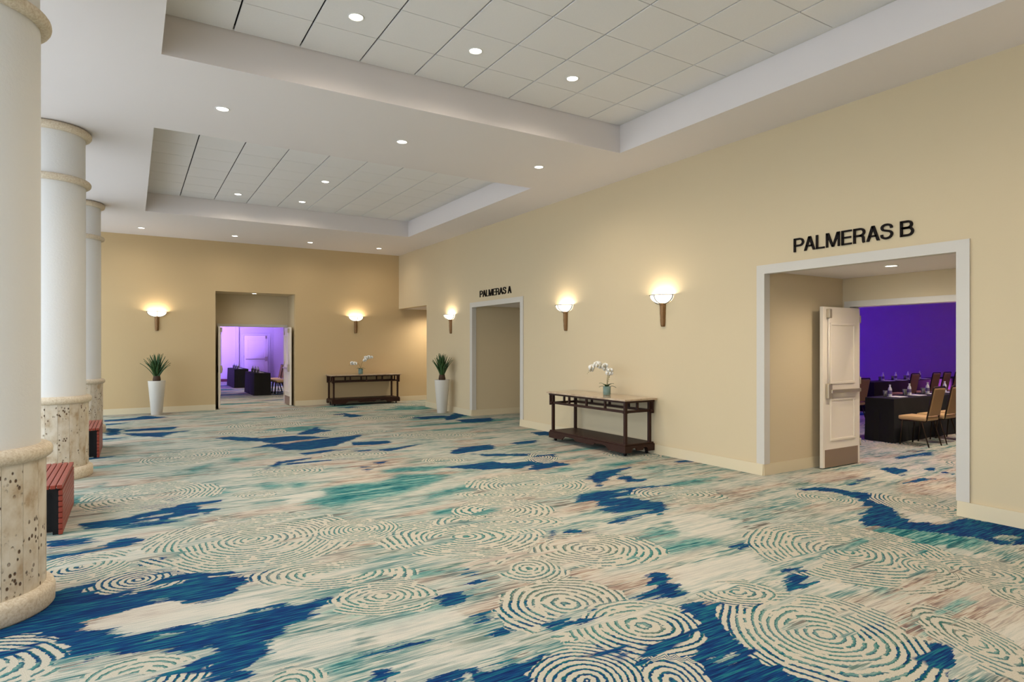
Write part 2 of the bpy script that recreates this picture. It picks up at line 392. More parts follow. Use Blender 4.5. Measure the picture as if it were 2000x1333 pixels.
HOLE=[
[(-0.23,4.32),(-0.21,4.42),(-0.1,4.45),(0.05,4.49),(0.13,4.54),(0.28,4.48),(0.3,4.38),(0.75,4.31),(0.7,4.06),(0.54,4.01),(0.29,4.03),(0.13,4.06),(-0.03,4.08),(-0.07,4.12),(-0.08,4.19),(-0.19,4.26)],
[(0.09,4.02),(0.2,4.01),(0.2,3.95)],
[(4.6,5.23),(4.81,5.33),(4.73,5.22)],
[(6.38,3.16),(6.58,3.2),(6.68,2.83),(6.39,2.76),(6.13,2.88)],
[(6.21,2.33),(6.43,2.38),(6.37,2.24),(6.23,2.24)],
[(2.55,2.17),(2.71,2.17),(2.64,2.13),(2.57,2.14)],
[(-0.02,6.65),(0.21,6.69),(0.19,6.63),(0.01,6.61)],
[(0.06,6.84),(0.38,6.86),(0.32,6.82),(0.07,6.8)],
[(0.31,6.65),(0.57,6.7),(0.51,6.64),(0.31,6.59)]]
TEAL=[
[(1.5,6.48),(1.6,6.66),(1.81,6.74),(1.85,7.11),(2.12,7.19),(2.5,7.08),(2.88,7.4),(3.24,7.25),(3.38,7.09),(3.15,6.81),(2.74,6.56),(2.37,6.39),(2.02,6.35),(1.74,6.28)],
[(2.78,7.76),(3.03,7.85),(3.48,7.73),(3.67,7.54),(3.32,7.43),(2.82,7.6)],
[(2.68,6.2),(2.93,6.33),(3.36,6.42),(3.32,6.21),(2.98,6.13),(2.71,6.07)],
[(2.49,5.59),(2.73,5.62),(2.96,5.62),(3.12,5.47),(2.99,5.24),(2.68,5.3),(2.49,5.46)],
[(3.26,6.42),(3.39,6.42),(3.28,6.15),(3.14,6.19)],
[(2.82,5.56),(2.98,5.6),(3.12,5.46),(3.1,5.27),(2.9,5.18),(2.67,5.26)],
[(2.59,5.11),(2.83,5.01),(2.79,4.89),(2.52,4.97)],
[(1.32,4.15),(1.58,4.15),(1.86,4.1),(2.03,4.04),(1.8,4.04),(1.42,4.08),(1.3,4.08)],
[(1.18,3.5),(1.47,3.56),(1.63,3.55),(1.64,3.48),(1.42,3.44),(1.19,3.47)],
[(1.24,3.89),(1.31,3.88),(1.3,3.79),(1.2,3.78)],
[(3.16,3.61),(3.6,3.64),(4.18,3.53),(4.06,3.45),(3.55,3.51),(3.17,3.54)],
[(3.47,3.99),(3.7,3.93),(3.99,3.97),(4.09,3.82),(3.89,3.81),(3.62,3.81),(3.42,3.88)],
[(3.68,3.61),(3.99,3.64),(4.19,3.52),(3.97,3.49),(3.58,3.51)],
[(3.94,1.85),(4.4,1.86),(4.51,1.83),(4.19,1.81),(4.12,1.74),(3.87,1.73),(3.77,1.79)],
[(4.68,2.8),(4.84,2.8),(4.91,2.76),(4.7,2.72)],
[(4.92,2.85),(5.64,3.06),(5.93,2.94),(5.97,2.66),(6.13,2.33),(5.79,2.32),(5.23,2.36),(5.34,2.65),(5.14,2.83)],
[(4.3,2.27),(4.36,2.27),(4.3,2.2),(4.2,2.18)],
[(1.06,3.84),(1.23,3.86),(1.18,3.7),(1.07,3.74)],
[(0.82,3.14),(0.91,3.16),(1.01,3.17),(0.99,3.1),(0.88,3.1)],
[(0.32,5.6),(0.4,5.53),(0.38,5.42),(0.33,5.42)],
[(-0.43,4.98),(-0.04,5.03),(0.28,4.91),(-0.03,4.7),(-0.32,4.75)],
[(1.16,9.71),(1.27,9.8),(1.43,9.6),(1.27,9.46)],
[(1.23,7.68),(1.41,7.73),(1.49,7.45),(1.35,7.49)],
[(1.58,7.57),(1.71,7.58),(1.74,7.44),(1.61,7.4)],
[(0.68,7.48),(0.89,7.59),(0.93,7.51),(0.74,7.4)],
[(1.5,6.5),(1.6,6.71),(1.69,6.71),(1.62,6.42)],
[(-0.37,8.63),(-0.28,8.79),(-0.24,8.72),(-0.32,8.57)],
[(0.63,9.09),(0.71,9.3),(0.91,9.41),(0.83,9.18),(0.66,8.94)],
[(4.79,6.62),(4.95,6.67),(4.96,6.57),(4.77,6.49)],
[(5.48,6.56),(5.9,6.57),(6.12,6.5),(5.74,6.34),(5.46,6.52)],
[(5.89,6.15),(6.2,6.17),(6.19,6.07),(5.82,5.99)],
[(5.2,5.22),(5.64,5.28),(5.99,5.23),(6.18,5.2),(5.82,5.08),(5.41,5.1)],
[(1.57,7.53),(1.64,7.64),(1.76,7.54),(1.7,7.41)],
[(5.44,7.72),(5.99,7.8),(6.5,7.78),(6.12,7.64),(5.51,7.61)],
[(5.54,7.03),(5.76,7.08),(5.54,6.91)]]
RING=[(0.87,5.56,0.86,0.85),(2.44,4.7,0.72,0.56),(3.98,6.07,0.73,0.63),(3.1,5.28,0.54,0.46),(3.13,3.87,0.53,0.44),(2.47,3.77,0.28,0.3),(2.32,3.14,0.44,0.45),(2.53,2.66,0.37,0.37),(1.88,2.36,0.33,0.37),(2.24,2.14,0.15,0.22),(3.32,2.04,0.55,0.65),(4.82,2.77,0.75,0.82),(6.93,3.21,0.4,0.55),(4.96,1.66,0.19,0.24),(3.94,1.55,0.21,0.5),(5.14,4.8,0.52,0.38),(6.31,3.89,0.27,0.3),(1.18,4.44,0.57,0.3),(1.38,3.86,0.37,0.28),(0.02,3.51,0.33,0.31),(0.04,5.02,0.29,0.27),(-0.33,5.54,0.37,0.42),(0.17,7.8,0.69,0.72),(0.71,10.27,0.57,0.72),(2.85,9.16,0.56,0.45),(3.83,8.01,0.29,0.3),(5.14,7.49,0.25,0.53),(3.38,5.85,0.43,0.24),(0.63,3.06,0.18,0.24),(1.17,7.21,0.25,0.21),(3.41,2.69,0.29,0.21),(5.22,2.0,0.32,0.32),(6.4,6.92,0.42,0.42),(4.97,2.25,0.22,0.26),(1.71,5.38,0.35,0.35),(2.91,4.92,0.6,0.28),(1.75,8.39,0.47,0.39),(4.72,10.41,0.8,0.53),(1.98,12.49,0.63,0.49)]
PALE=[
[(-0.23,4.32),(-0.21,4.42),(-0.1,4.45),(0.05,4.49),(0.13,4.54),(0.28,4.48),(0.3,4.38),(0.75,4.31),(0.7,4.06),(0.54,4.01),(0.29,4.03),(0.13,4.06),(-0.03,4.08),(-0.07,4.12),(-0.08,4.19),(-0.19,4.26)],
[(0.09,4.02),(0.2,4.01),(0.2,3.95)],
[(1.08,3.4),(1.25,3.52),(1.59,3.5),(1.72,3.43),(1.72,3.28),(1.64,3.17),(1.43,3.19),(1.19,3.24)],
[(1.1,3),(1.42,2.96),(1.72,2.89),(1.78,2.88),(1.64,2.76),(1.44,2.79),(1.17,2.92)],
[(3.12,2.99),(3.39,3.22),(3.8,3.24),(4.13,3.14),(4.03,2.87),(3.83,2.79),(3.44,2.8),(3.09,2.8)],
[(4.01,1.54),(4.47,1.52),(3.85,1.31),(3.88,1.39)],
[(4,2.49),(4.21,2.44),(4.23,2.27),(4.17,2.2),(3.92,2.39)],
[(0.61,3.53),(0.83,3.58),(1.13,3.56),(1.04,3.26),(0.84,3.21),(0.6,3.38)],
[(1.44,7.02),(1.83,7.12),(1.82,6.82),(1.54,6.65),(1.36,6.61)],
[(4.3,4.22),(4.6,4.18),(4.83,3.82),(4.39,3.51),(3.99,3.7)],
[(-0.52,5.97),(0.08,5.85),(0.2,5.62),(-0.04,5.44),(-0.43,5.15)],
[(0.11,6.06),(0.66,6.28),(1.4,6.04),(0.76,5.9),(0.21,5.78)],
[(5.48,2.51),(5.66,2.45),(5.63,2.02),(5.4,2.16)],
[(6.38,3.16),(6.58,3.2),(6.68,2.83),(6.39,2.76),(6.13,2.88)]]

# ---------------------------------------------------------------- carpet
def poly_sdf(px, py, poly):
    """signed distance, positive inside"""
    p = np.array(poly, float); q = np.roll(p, -1, 0)
    d = np.full(px.shape, 1e9); inside = np.zeros(px.shape, bool)
    for (x0, y0), (x1, y1) in zip(p, q):
        ex, ey = x1 - x0, y1 - y0
        L = ex * ex + ey * ey
        if L < 1e-9: continue
        t = np.clip(((px - x0) * ex + (py - y0) * ey) / L, 0, 1)
        d = np.minimum(d, (px - x0 - t * ex) ** 2 + (py - y0 - t * ey) ** 2)
        c = (y0 > py) != (y1 > py)
        if abs(ey) > 1e-9: inside ^= c & (px < (x1 - x0) * (py - y0) / ey + x0)
    return np.where(inside, 1, -1) * np.sqrt(d)
def blob(cx, cy, rx, ry, rng):
    n = 14
    return [(cx + rx * math.cos(2 * PI * k / n) * rng.uniform(.55, 1.2), cy + ry * math.sin(2 * PI * k / n) * rng.uniform(.5, 1.2)) for k in range(n)]
rng = random.Random(3)
def scatter(x0, x1, y0, y1, nb, nr, nt):
    for _ in range(nb): BLUE.append(blob(rng.uniform(x0, x1), rng.uniform(y0, y1), rng.uniform(.3, 1.3), rng.uniform(.08, .35), rng))
    for _ in range(nt): TEAL.append(blob(rng.uniform(x0, x1), rng.uniform(y0, y1), rng.uniform(.4, 1.3), rng.uniform(.1, .4), rng))
    for _ in range(nr):
        r = rng.uniform(.35, .8); RING.append((rng.uniform(x0, x1), rng.uniform(y0, y1), r, r * rng.uniform(.7, 1.1)))
scatter(8.8, 20, .5, 14.5, 34, 22, 30)          # the carpet goes on into the rooms and behind
scatter(1.6, 6.5, 18.8, 31, 20, 10, 16)
scatter(-2.4, 6.7, -3.8, 1.2, 14, 14, 10)
scatter(5.4, 6.7, .5, 1.8, 2, 1, 2)
scatter(2.0, 6.6, 10.8, 16.8, 2, 9, 12)
scatter(-2.4, -.6, 3.5, 17, 8, 6, 8)
LAY = ([], [])
for r in RING:
    for L in LAY:
        if all(math.hypot(r[0] - s[0], r[1] - s[1]) > .85 * ((r[2] + r[3]) / 2 + (s[2] + s[3]) / 2) for s in L):
            L.append(r); break
    else: LAY[1].append(r)
CA, SA = math.cos(YAW), math.sin(YAW)
def carpet_floor(name, x0, x1, y0, y1, step, label):
    nx = int(round((x1 - x0) / step)) + 1; ny = int(round((y1 - y0) / step)) + 1
    gx, gy = np.meshgrid(np.linspace(x0, x1, nx), np.linspace(y0, y1, ny))
    px, py = gx.ravel(), gy.ravel()
    def union(polys):
        f = np.full(px.shape, -.4)
        for p in polys:
            a = np.array(p); lo = a.min(0) - .4; hi = a.max(0) + .4
            s = (px > lo[0]) & (px < hi[0]) & (py > lo[1]) & (py < hi[1])
            if s.any(): f[s] = np.maximum(f[s], poly_sdf(px[s], py[s], p))
        return f
    b = np.minimum(union(BLUE), -union(HOLE)); te = union(TEAL)
    fields = {'blue': b, 'teal': te, 'pale': union(PALE)}
    for k, L in enumerate(LAY):
        m = np.full(px.shape, -.5); ph = np.zeros(px.shape)
        for (cx, cy, rl, rd) in L:
            s = (abs(px - cx) < 1.6) & (abs(py - cy) < 1.6)
            if not s.any(): continue
            dx, dy = px[s] - cx, py[s] - cy
            u = (dx * CA - dy * SA) / rl; v = (dx * SA + dy * CA) / rd
            r = np.sqrt(u * u + v * v); sz = (rl + rd) / 2
            mm = (1 - r) * sz; up = mm > m[s]
            idx = np.where(s)[0][up]
            m[idx] = mm[up]; ph[idx] = (r * sz / (.050 if sz > .35 else .042))[up]
        fields['mask%d' % k] = m; fields['phase%d' % k] = ph
    me = bpy.data.meshes.new(name)
    i = (np.arange(nx - 1)[None, :] + nx * np.arange(ny - 1)[:, None]).ravel()
    quads = np.stack([i, i + 1, i + nx + 1, i + nx], 1).astype(np.int32)
    me.vertices.add(nx * ny); me.vertices.foreach_set('co', np.stack([px, py, np.zeros_like(px)], 1).ravel())
    me.loops.add(quads.size); me.loops.foreach_set('vertex_index', quads.ravel())
    me.polygons.add(len(quads)); me.polygons.foreach_set('loop_start', np.arange(0, quads.size, 4, dtype=np.int32))
    me.update(); me.validate()
    for k, f in fields.items():
        at = me.attributes.new(k, 'FLOAT', 'POINT'); at.data.foreach_set('value', f.astype(np.float32))
    o = bpy.data.objects.new(name, me); COL.objects.link(o); me.materials.append(M['carpet'])
    return tag(o, label, 'floor', kind='structure')
def carpet():
    m = mat('patterned_carpet', (.5, .45, .35, 1), .95, spec=.1); t = NT(m); P = t.pos()
    A = lambda n: t.n('ShaderNodeAttribute', attribute_name=n).outputs['Fac']
    s1 = t.noise(t.scl(P, (1.0, 11, 0)), 1, 3, .6)
    s2 = t.noise(t.scl(P, (7, 110, 0)), 1, 1, .6)
    s3 = t.noise(t.scl(P, (.55, 1.9, 0)), 1, 2, .55)
    s4 = t.noise(t.scl(P, (2.2, 40, 3)), 1, 2, .6)
    iso = t.noise(P, 7, 2, .6); fine = t.noise(P, 42, 1, .6); yarn = t.noise(P, 210, 1, .7); low = t.noise(P, 1.5, 1, .5)
    c = lambda n, k: t.math('MULTIPLY', t.math('SUBTRACT', n, .5), k)
    warp = t.math('ADD', t.math('ADD', c(s1, .30), c(s4, .16)), t.math('ADD', c(iso, .08), c(fine, .03)))
    blue = t.step(t.math('ADD', A('blue'), warp), -.006, .008)
    teal = t.step(t.math('ADD', A('teal'), t.math('MULTIPLY', warp, 1.6)), -.10, .07)
    # ground: cream with zones drawn out along the weft in sand, pinkish brown and pale aqua
    g = t.math('ADD', t.math('ADD', t.math('MULTIPLY', s1, .30), t.math('MULTIPLY', s4, .38)), t.math('MULTIPLY', s2, .32))
    warm = t.ramp(g, [(.42, srgb(126, 104, 98)), (.465, srgb(172, 146, 130)), (.505, srgb(198, 182, 160)), (.545, srgb(214, 204, 186))])
    cool = t.ramp(g, [(.42, srgb(62, 118, 120)), (.465, srgb(118, 154, 148)), (.505, srgb(174, 182, 168)), (.545, srgb(216, 208, 190))])
    base = t.mix(t.step(s3, .38, .52), warm, cool)
    calm = t.step(t.noise(t.scl(P, (.8, 3.0, 7)), 1, 2), .44, .56)
    base = t.mix(t.math('MULTIPLY', calm, .45), base, srgb(219, 211, 195))
    tealc = t.ramp(g, [(.42, srgb(10, 76, 92)), (.47, srgb(34, 114, 118)), (.515, srgb(84, 154, 148)), (.57, srgb(164, 190, 174))])
    base = t.mix(teal, base, tealc)
    bluec = t.ramp(t.math('ADD', t.math('MULTIPLY', s2, .5), t.math('MULTIPLY', s4, .5)), [(.38, srgb(14, 38, 86)), (.48, srgb(19, 60, 116)), (.53, srgb(16, 78, 120)), (.60, srgb(36, 118, 128))])
    pale = t.step(t.math('ADD', A('pale'), warp), -.02, .03)
    base = t.mix(t.math('MULTIPLY', pale, .58), base, srgb(226, 219, 204))
    # thin dark dashes drawn along the weft in places
    dash = t.math('MULTIPLY', t.step(t.math('ADD', t.math('MULTIPLY', s1, .55), t.math('MULTIPLY', s4, .45)), .545, .565), t.step(t.noise(t.scl(P, (.7, .9, 11)), 1, 1), .48, .58))
    base = t.mix(t.math('MULTIPLY', t.math('MULTIPLY', dash, t.math('SUBTRACT', 1.0, pale)), .8), base, t.mix(t.step(low, .45, .55), srgb(74, 72, 72), srgb(52, 108, 100)))
    under = t.mix(blue, base, bluec)
    col = under
    cream = t.mix(yarn, srgb(196, 186, 164), srgb(222, 214, 196))
    wob = [t.noise(P, 2.6, 1), t.noise(t.scl(P, (1, 1, 0)), 3.1, 1)]
    for k in range(2):
        ph = t.math('ADD', t.math('ADD', A('phase%d' % k), c(low, 3.0)), t.math('ADD', c(wob[k], 2.0), c(fine, .45)))
        fr = t.math('FRACT', ph)
        band = t.math('MULTIPLY', t.step(fr, .30, .40), t.math('SUBTRACT', 1.0, t.step(fr, .94, 1.0)))
        # the lines break up into dashes
        brk = t.step(t.noise(P, 12 + 3 * k, 1, .6), .58, .62)
        gapc = t.mix(blue, t.mix(.32, t.mix(t.step(s3, .34, .50), srgb(104, 118, 106), srgb(66, 140, 134)), under), bluec)
        edge = t.math('MULTIPLY', t.step(fr, .10, .30), t.math('SUBTRACT', 1.0, band))
        gapc = t.mix(edge, gapc, t.mix(t.step(wob[1], .45, .6), srgb(30, 104, 98), srgb(52, 96, 110)))
        ringc = t.mix(t.math('MAXIMUM', band, t.math('MULTIPLY', brk, t.math('SUBTRACT', 1.0, blue))), gapc, cream)
        msk = t.step(t.math('ADD', A('mask%d' % k), t.math('ADD', t.math('ADD', c(iso, .16), c(low, .30)), c(s1, .20))), -.004, .010)
        # patches where the plain ground shows through the medallion
        hole = t.step(t.noise(t.scl(P, (1.2, 3.4, 1 + k)), 1.3, 2), .57, .60)
        col = t.mix(t.math('MULTIPLY', msk, t.math('SUBTRACT', 1.0, hole)), col, ringc)
    dk = t.n('ShaderNodeMix', data_type='RGBA', blend_type='MULTIPLY'); dk.inputs[0].default_value = 1.0
    t.l(col, dk.inputs[6]); t.l(t.mix(yarn, (.60, .60, .60, 1), (.99, .99, .99, 1)), dk.inputs[7])
    t.l(dk.outputs[2], t.p.inputs['Base Color'])
    t.bump(yarn, .5, .004)
    return m
M['carpet'] = carpet()
carpet_floor('floor', XL, 8.72, 1.4, 18.6, .04, 'blue teal and cream ring patterned carpet of the hall')
carpet_floor('floor', XL, 8.72, YN, 1.4, .08, 'patterned carpet continuing below the viewpoint')
carpet_floor('floor', 8.72, 22.0, -1.0, 15.0, .10, 'patterned carpet of the violet meeting room by the right wall')
carpet_floor('floor', 1.0, 5.8, 18.6, 31.3, .08, 'patterned carpet of the meeting room behind the far wall')

# ---------------------------------------------------------------- walls
def cut_plate(us, vs, holes, f, d):
    """plate over the u/v range with rectangular holes, d thick; f(u, v, t) gives the point. Welded, reveals included."""
    U = sorted(set(us) | {h[0] for h in holes} | {h[1] for h in holes}); V = sorted(set(vs) | {h[2] for h in holes} | {h[3] for h in holes})
    def solid(i, j):
        if i < 0 or j < 0 or i >= len(U) - 1 or j >= len(V) - 1: return False
        u = (U[i] + U[i + 1]) / 2; v = (V[j] + V[j + 1]) / 2
        return not any(h[0] < u < h[1] and h[2] < v < h[3] for h in holes)
    b = MB(); idx = {}
    def vert(i, j, t):
        if (i, j, t) not in idx:
            idx[(i, j, t)] = len(b.v); b.v.append(f(U[i], V[j], d * t))
        return idx[(i, j, t)]
    def q(*c): b.f.append([vert(*x) for x in c]); b.sm.append(False)
    for i in range(len(U) - 1):
        for j in range(len(V) - 1):
            if not solid(i, j): continue
            q((i, j, 0), (i + 1, j, 0), (i + 1, j + 1, 0), (i, j + 1, 0)); q((i, j, 1), (i, j + 1, 1), (i + 1, j + 1, 1), (i + 1, j, 1))
            if not solid(i - 1, j): q((i, j, 0), (i, j + 1, 0), (i, j + 1, 1), (i, j, 1))
            if not solid(i + 1, j): q((i + 1, j, 0), (i + 1, j, 1), (i + 1, j + 1, 1), (i + 1, j + 1, 0))
            if not solid(i, j - 1): q((i, j, 0), (i, j, 1), (i + 1, j, 1), (i + 1, j, 0))
            if not solid(i, j + 1): q((i, j + 1, 0), (i + 1, j + 1, 0), (i + 1, j + 1, 1), (i, j + 1, 1))
    return b
def struct(o, label, cat='wall'): return tag(o, label, cat, kind='structure')
ATOP, AB0, AB1, AA0, AA1 = 2.545, 2.815, 4.957, 10.66, 12.77       # alcove openings
HZ, HY = 2.74, 15.41                                               # corridor opening at the far end
WT = .16
wr = cut_plate([YN, YW], [0, ZC + .05], [(AB0, AB1, -1, ATOP), (AA0, AA1, -1, ATOP), (HY, YW + .001, -1, HZ)], lambda u, v, t: (XW + t, u, v), WT)
wr.v = [(x, y, max(0, z)) for x, y, z in wr.v]
struct(wr.build('wall_right', M['wall']), 'long tan wall with the two lettered alcoves')
CX0, CX1, CZ = 1.83, 3.80, 3.045                                   # recess in the far wall
wb = cut_plate([XL, 12.0], [0, ZC + .05], [(CX0, CX1, -1, CZ)], lambda u, v, t: (u, YW + t, v), .16)
wb.v = [(x, y, max(0, z)) for x, y, z in wb.v]
struct(wb.build('wall_back', M['wall_gold']), 'golden tan far wall with the recessed double door')
struct(MB().box(XL, XW + WT, YN - .15, YN, 0, ZC + .05).build('wall_front', M['wall']), 'plain tan wall behind the viewpoint')
# corridor beyond the header at the far end of the right wall
struct(MB().box(XW + WT, 12.0, HY - .12, HY, 0, HZ).build('wall_corridor_side', M['wall']), 'side wall of the corridor past the far corner')
struct(MB().box(12.0, 12.15, HY, YW, 0, HZ).build('wall_corridor_end', M['wall']), 'end wall of the corridor past the far corner')
struct(MB().box(XW + WT, 12.15, HY - .12, YW, HZ, HZ + .1).build('ceiling_corridor', M['soffit']), 'low ceiling of the corridor past the far corner', 'ceiling')
struct(MB().box(8.72, 12.0, HY, YW, -.05, -.001).build('floor_corridor', M['carpet']), 'carpet of the corridor past the far corner', 'floor')
# alcoves behind the right wall
XB = 8.50
for nm, y0, y1, zc in (('b', AB0, AB1, 2.57), ('a', AA0, AA1, 2.57)):
    word = 'large right-hand alcove with the open white door' if nm == 'b' else 'narrow alcove under the smaller lettering'
    x0 = XW + WT - .001
    struct(MB().box(x0, XB, y1, y1 + .12, 0, zc).build('wall_alcove_far', M['wall']), 'side wall of the ' + word)
    struct(MB().box(x0, XB, y0 - .12, y0, 0, zc).build('wall_alcove_near', M['wall']), 'hidden near side wall of the ' + word)
    struct(MB().box(x0, XB + .2, y0 - .12, y1 + .12, zc, zc + .1).build('ceiling_alcove', M['soffit']), 'low ceiling of the ' + word, 'ceiling')
DY0, DY1, DZ = 2.98, 4.865, 2.19
wab = cut_plate([-1.0, 15.0], [0, 4.4], [(DY0, DY1, -1, DZ)], lambda u, v, t: (XB + t, u, v), .2)
wab.v = [(x, y, max(0, z)) for x, y, z in wab.v]
struct(wab.build('wall_alcove_back', M['wall']), 'wall with the meeting room doorway at the back of the alcoves')
# meeting room on the right: walls and ceiling
struct(MB().box(8.70, 22.0, 15.0, 15.15, 0, 4.4).build('wall_meeting_room_far', M['purple_wall']), 'violet lit wall seen through the open door on the right')
struct(MB().box(22.0, 22.15, -1.0, 15.0, 0, 4.4).build('wall_meeting_room_end', M['purple_wall']), 'end wall of the violet meeting room')
struct(MB().box(8.70, 22.0, -1.15, -1.0, 0, 4.4).build('wall_meeting_room_near', M['purple_wall']), 'near wall of the violet meeting room')
struct(MB().box(8.70, 22.15, -1.15, 15.15, 4.4, 4.5).build('ceiling_meeting_room', M['soffit']), 'ceiling of the violet meeting room', 'ceiling')
# recess and room behind the far wall
CYB = 18.40
struct(MB().box(CX0 - .12, CX0, YW + .159, CYB, 0, CZ + .1).build('wall_recess_left', M['wall']), 'left cheek of the recess in the far wall')
struct(MB().box(CX1, CX1 + .12, YW + .159, CYB, 0, CZ + .1).build('wall_recess_right', M['wall']), 'right cheek of the recess in the far wall')
struct(MB().box(CX0, CX1, YW + .159, CYB, CZ, CZ + .1).build('ceiling_recess', M['wall']), 'lowered head of the recess in the far wall', 'ceiling')
CD0, CD1 = 2.02, 3.74
wcb = cut_plate([1.0, 5.8], [0, 3.6], [(CD0, CD1, -1, DZ)], lambda u, v, t: (u, CYB + t, v), .18)
wcb.v = [(x, y, max(0, z)) for x, y, z in wcb.v]
struct(wcb.build('wall_recess_back', M['wall']), 'wall over the double doors inside the far recess')
YE = 31.3
struct(MB().box(.9, 5.95, YE, YE + .15, 0, 3.6).build('wall_lavender_room_end', M['purple_wall']), 'lavender lit end wall seen through the far doors')
struct(MB().box(.85, 1.0, CYB + .18, YE, 0, 3.6).build('wall_lavender_room_left', M['purple_wall']), 'left wall of the lavender lit room')
struct(MB().box(5.8, 5.95, CYB + .18, YE, 0, 3.6).build('wall_lavender_room_right', M['purple_wall']), 'rosy right wall of the lavender lit room')
struct(MB().box(.85, 5.95, CYB + .18, YE + .15, 3.6, 3.7).build('ceiling_lavender_room', M['soffit']), 'ceiling of the lavender lit room', 'ceiling')
struct(MB().box(4.12, 4.26, YE - .1, YE, 0, 3.6).build('wall_lavender_room_pier', M['purple_wall']), 'narrow pier beside the lavender door')

# ---------------------------------------------------------------- baseboards and frames
BH, BT = .14, .018
def baseboard(side, segs, label):
    b = MB()
    for (x0, y0, x1, y1, nx, ny) in segs:          # a run from point to point, proud of the wall along its normal
        if nx: b.prism([(min(x0, x0 + nx * BT), 0), (max(x0, x0 + nx * BT), 0), (max(x0, x0 + nx * BT) - (BT * .6 if nx > 0 else 0), BH), (min(x0, x0 + nx * BT) + (BT * .6 if nx < 0 else 0), BH)], y0, y1, 'y')
        else: b.prism([(min(y0, y0 + ny * BT), 0), (max(y0, y0 + ny * BT), 0), (max(y0, y0 + ny * BT) - (BT * .6 if ny > 0 else 0), BH), (min(y0, y0 + ny * BT) + (BT * .6 if ny < 0 else 0), BH)], x0, x1, 'x')
    return struct(b.build('baseboard_' + side, M['base']), label, 'baseboard')
fx = XW - .024
for k, (y0, y1, lb) in enumerate(((YN, AB0, 'cream baseboard of the right wall nearest the viewer'), (AB1, AA0, 'cream baseboard behind the near console table'), (AA1, HY, 'cream baseboard behind the planter by the corner'))):
    baseboard('right', [(fx, y0, fx, y1, -1, 0)], lb)
    struct(MB().box(fx, XW, y0, y1, 0, BH - .004).build('trim_%d' % (k + 1), M['base']), 'packing strip behind the ' + lb, 'trim')
baseboard('back', [(XL, YW, CX0, YW, 0, -1)], 'cream baseboard behind the far planter')
baseboard('back', [(CX1, YW, 11.9, YW, 0, -1)], 'cream baseboard behind the far console table')
for nm, y1 in (('b', AB1), ('a', AA1)):
    baseboard('alcove', [(fx, y1, XB, y1, 0, -1)], 'cream baseboard inside the %s alcove' % ('large right-hand' if nm == 'b' else 'narrow'))
for k, (y0, y1, nm) in enumerate(((AB0, AB1, 'broad white frame of the large right-hand alcove'), (AA0, AA1, 'white frame of the narrow alcove'))):
    fw, ft, rv = .10, .022, .09
    b = MB()
    z1 = ATOP
    # face boards
    for (a0, a1, c0, c1) in ((y0 - fw, y0, BH, z1 + fw), (y1, y1 + fw, BH, z1 + fw), (y0, y1, z1, z1 + fw)):
        b.box(XW - ft, XW, a0, a1, c0, c1)
    # return boards lining the opening
    b.box(XW - ft, XW + rv, y1 - .012, y1, BH, z1); b.box(XW - ft, XW + rv, y0, y0 + .012, BH, z1); b.box(XW - ft, XW + rv, y0 + .012, y1 - .012, z1 - .012, z1)
    struct(b.build('trim_%d' % (k + 4), M['frame']), nm, 'trim')
def casing_x(x, y0, y1, z1, nm, n):
    b = MB()
    for (a0, a1, c0, c1) in ((y0 - .06, y0, 0, z1 + .06), (y1, y1 + .06, 0, z1 + .06), (y0, y1, z1, z1 + .06)): b.box(x - .018, x, a0, a1, c0, c1)
    b.box(x - .018, x + .2, y1 - .02, y1, 0, z1); b.box(x - .018, x + .2, y0, y0 + .02, 0, z1); b.box(x - .018, x + .2, y0 + .02, y1 - .02, z1 - .02, z1)
    struct(b.build('trim_%d' % n, M['frame']), nm, 'trim')
casing_x(XB, DY0, DY1, DZ, 'white casing of the doorway inside the large alcove', 6)
b = MB(); y = CYB; z1 = DZ
for (a0, a1, c0, c1) in ((CD0 - .05, CD0, 0, z1 + .05), (CD1, CD1 + .05, 0, z1 + .05), (CD0, CD1, z1, z1 + .05)): b.box(a0, a1, y - .018, y, c0, c1)
b.box(CD0, CD0 + .02, y - .018, y + .18, 0, z1); b.box(CD1 - .02, CD1, y - .018, y + .18, 0, z1); b.box(CD0 + .02, CD1 - .02, y - .018, y + .18, z1 - .02, z1)
struct(b.build('trim_7', M['frame']), 'pale casing of the double doors in the far recess', 'trim')

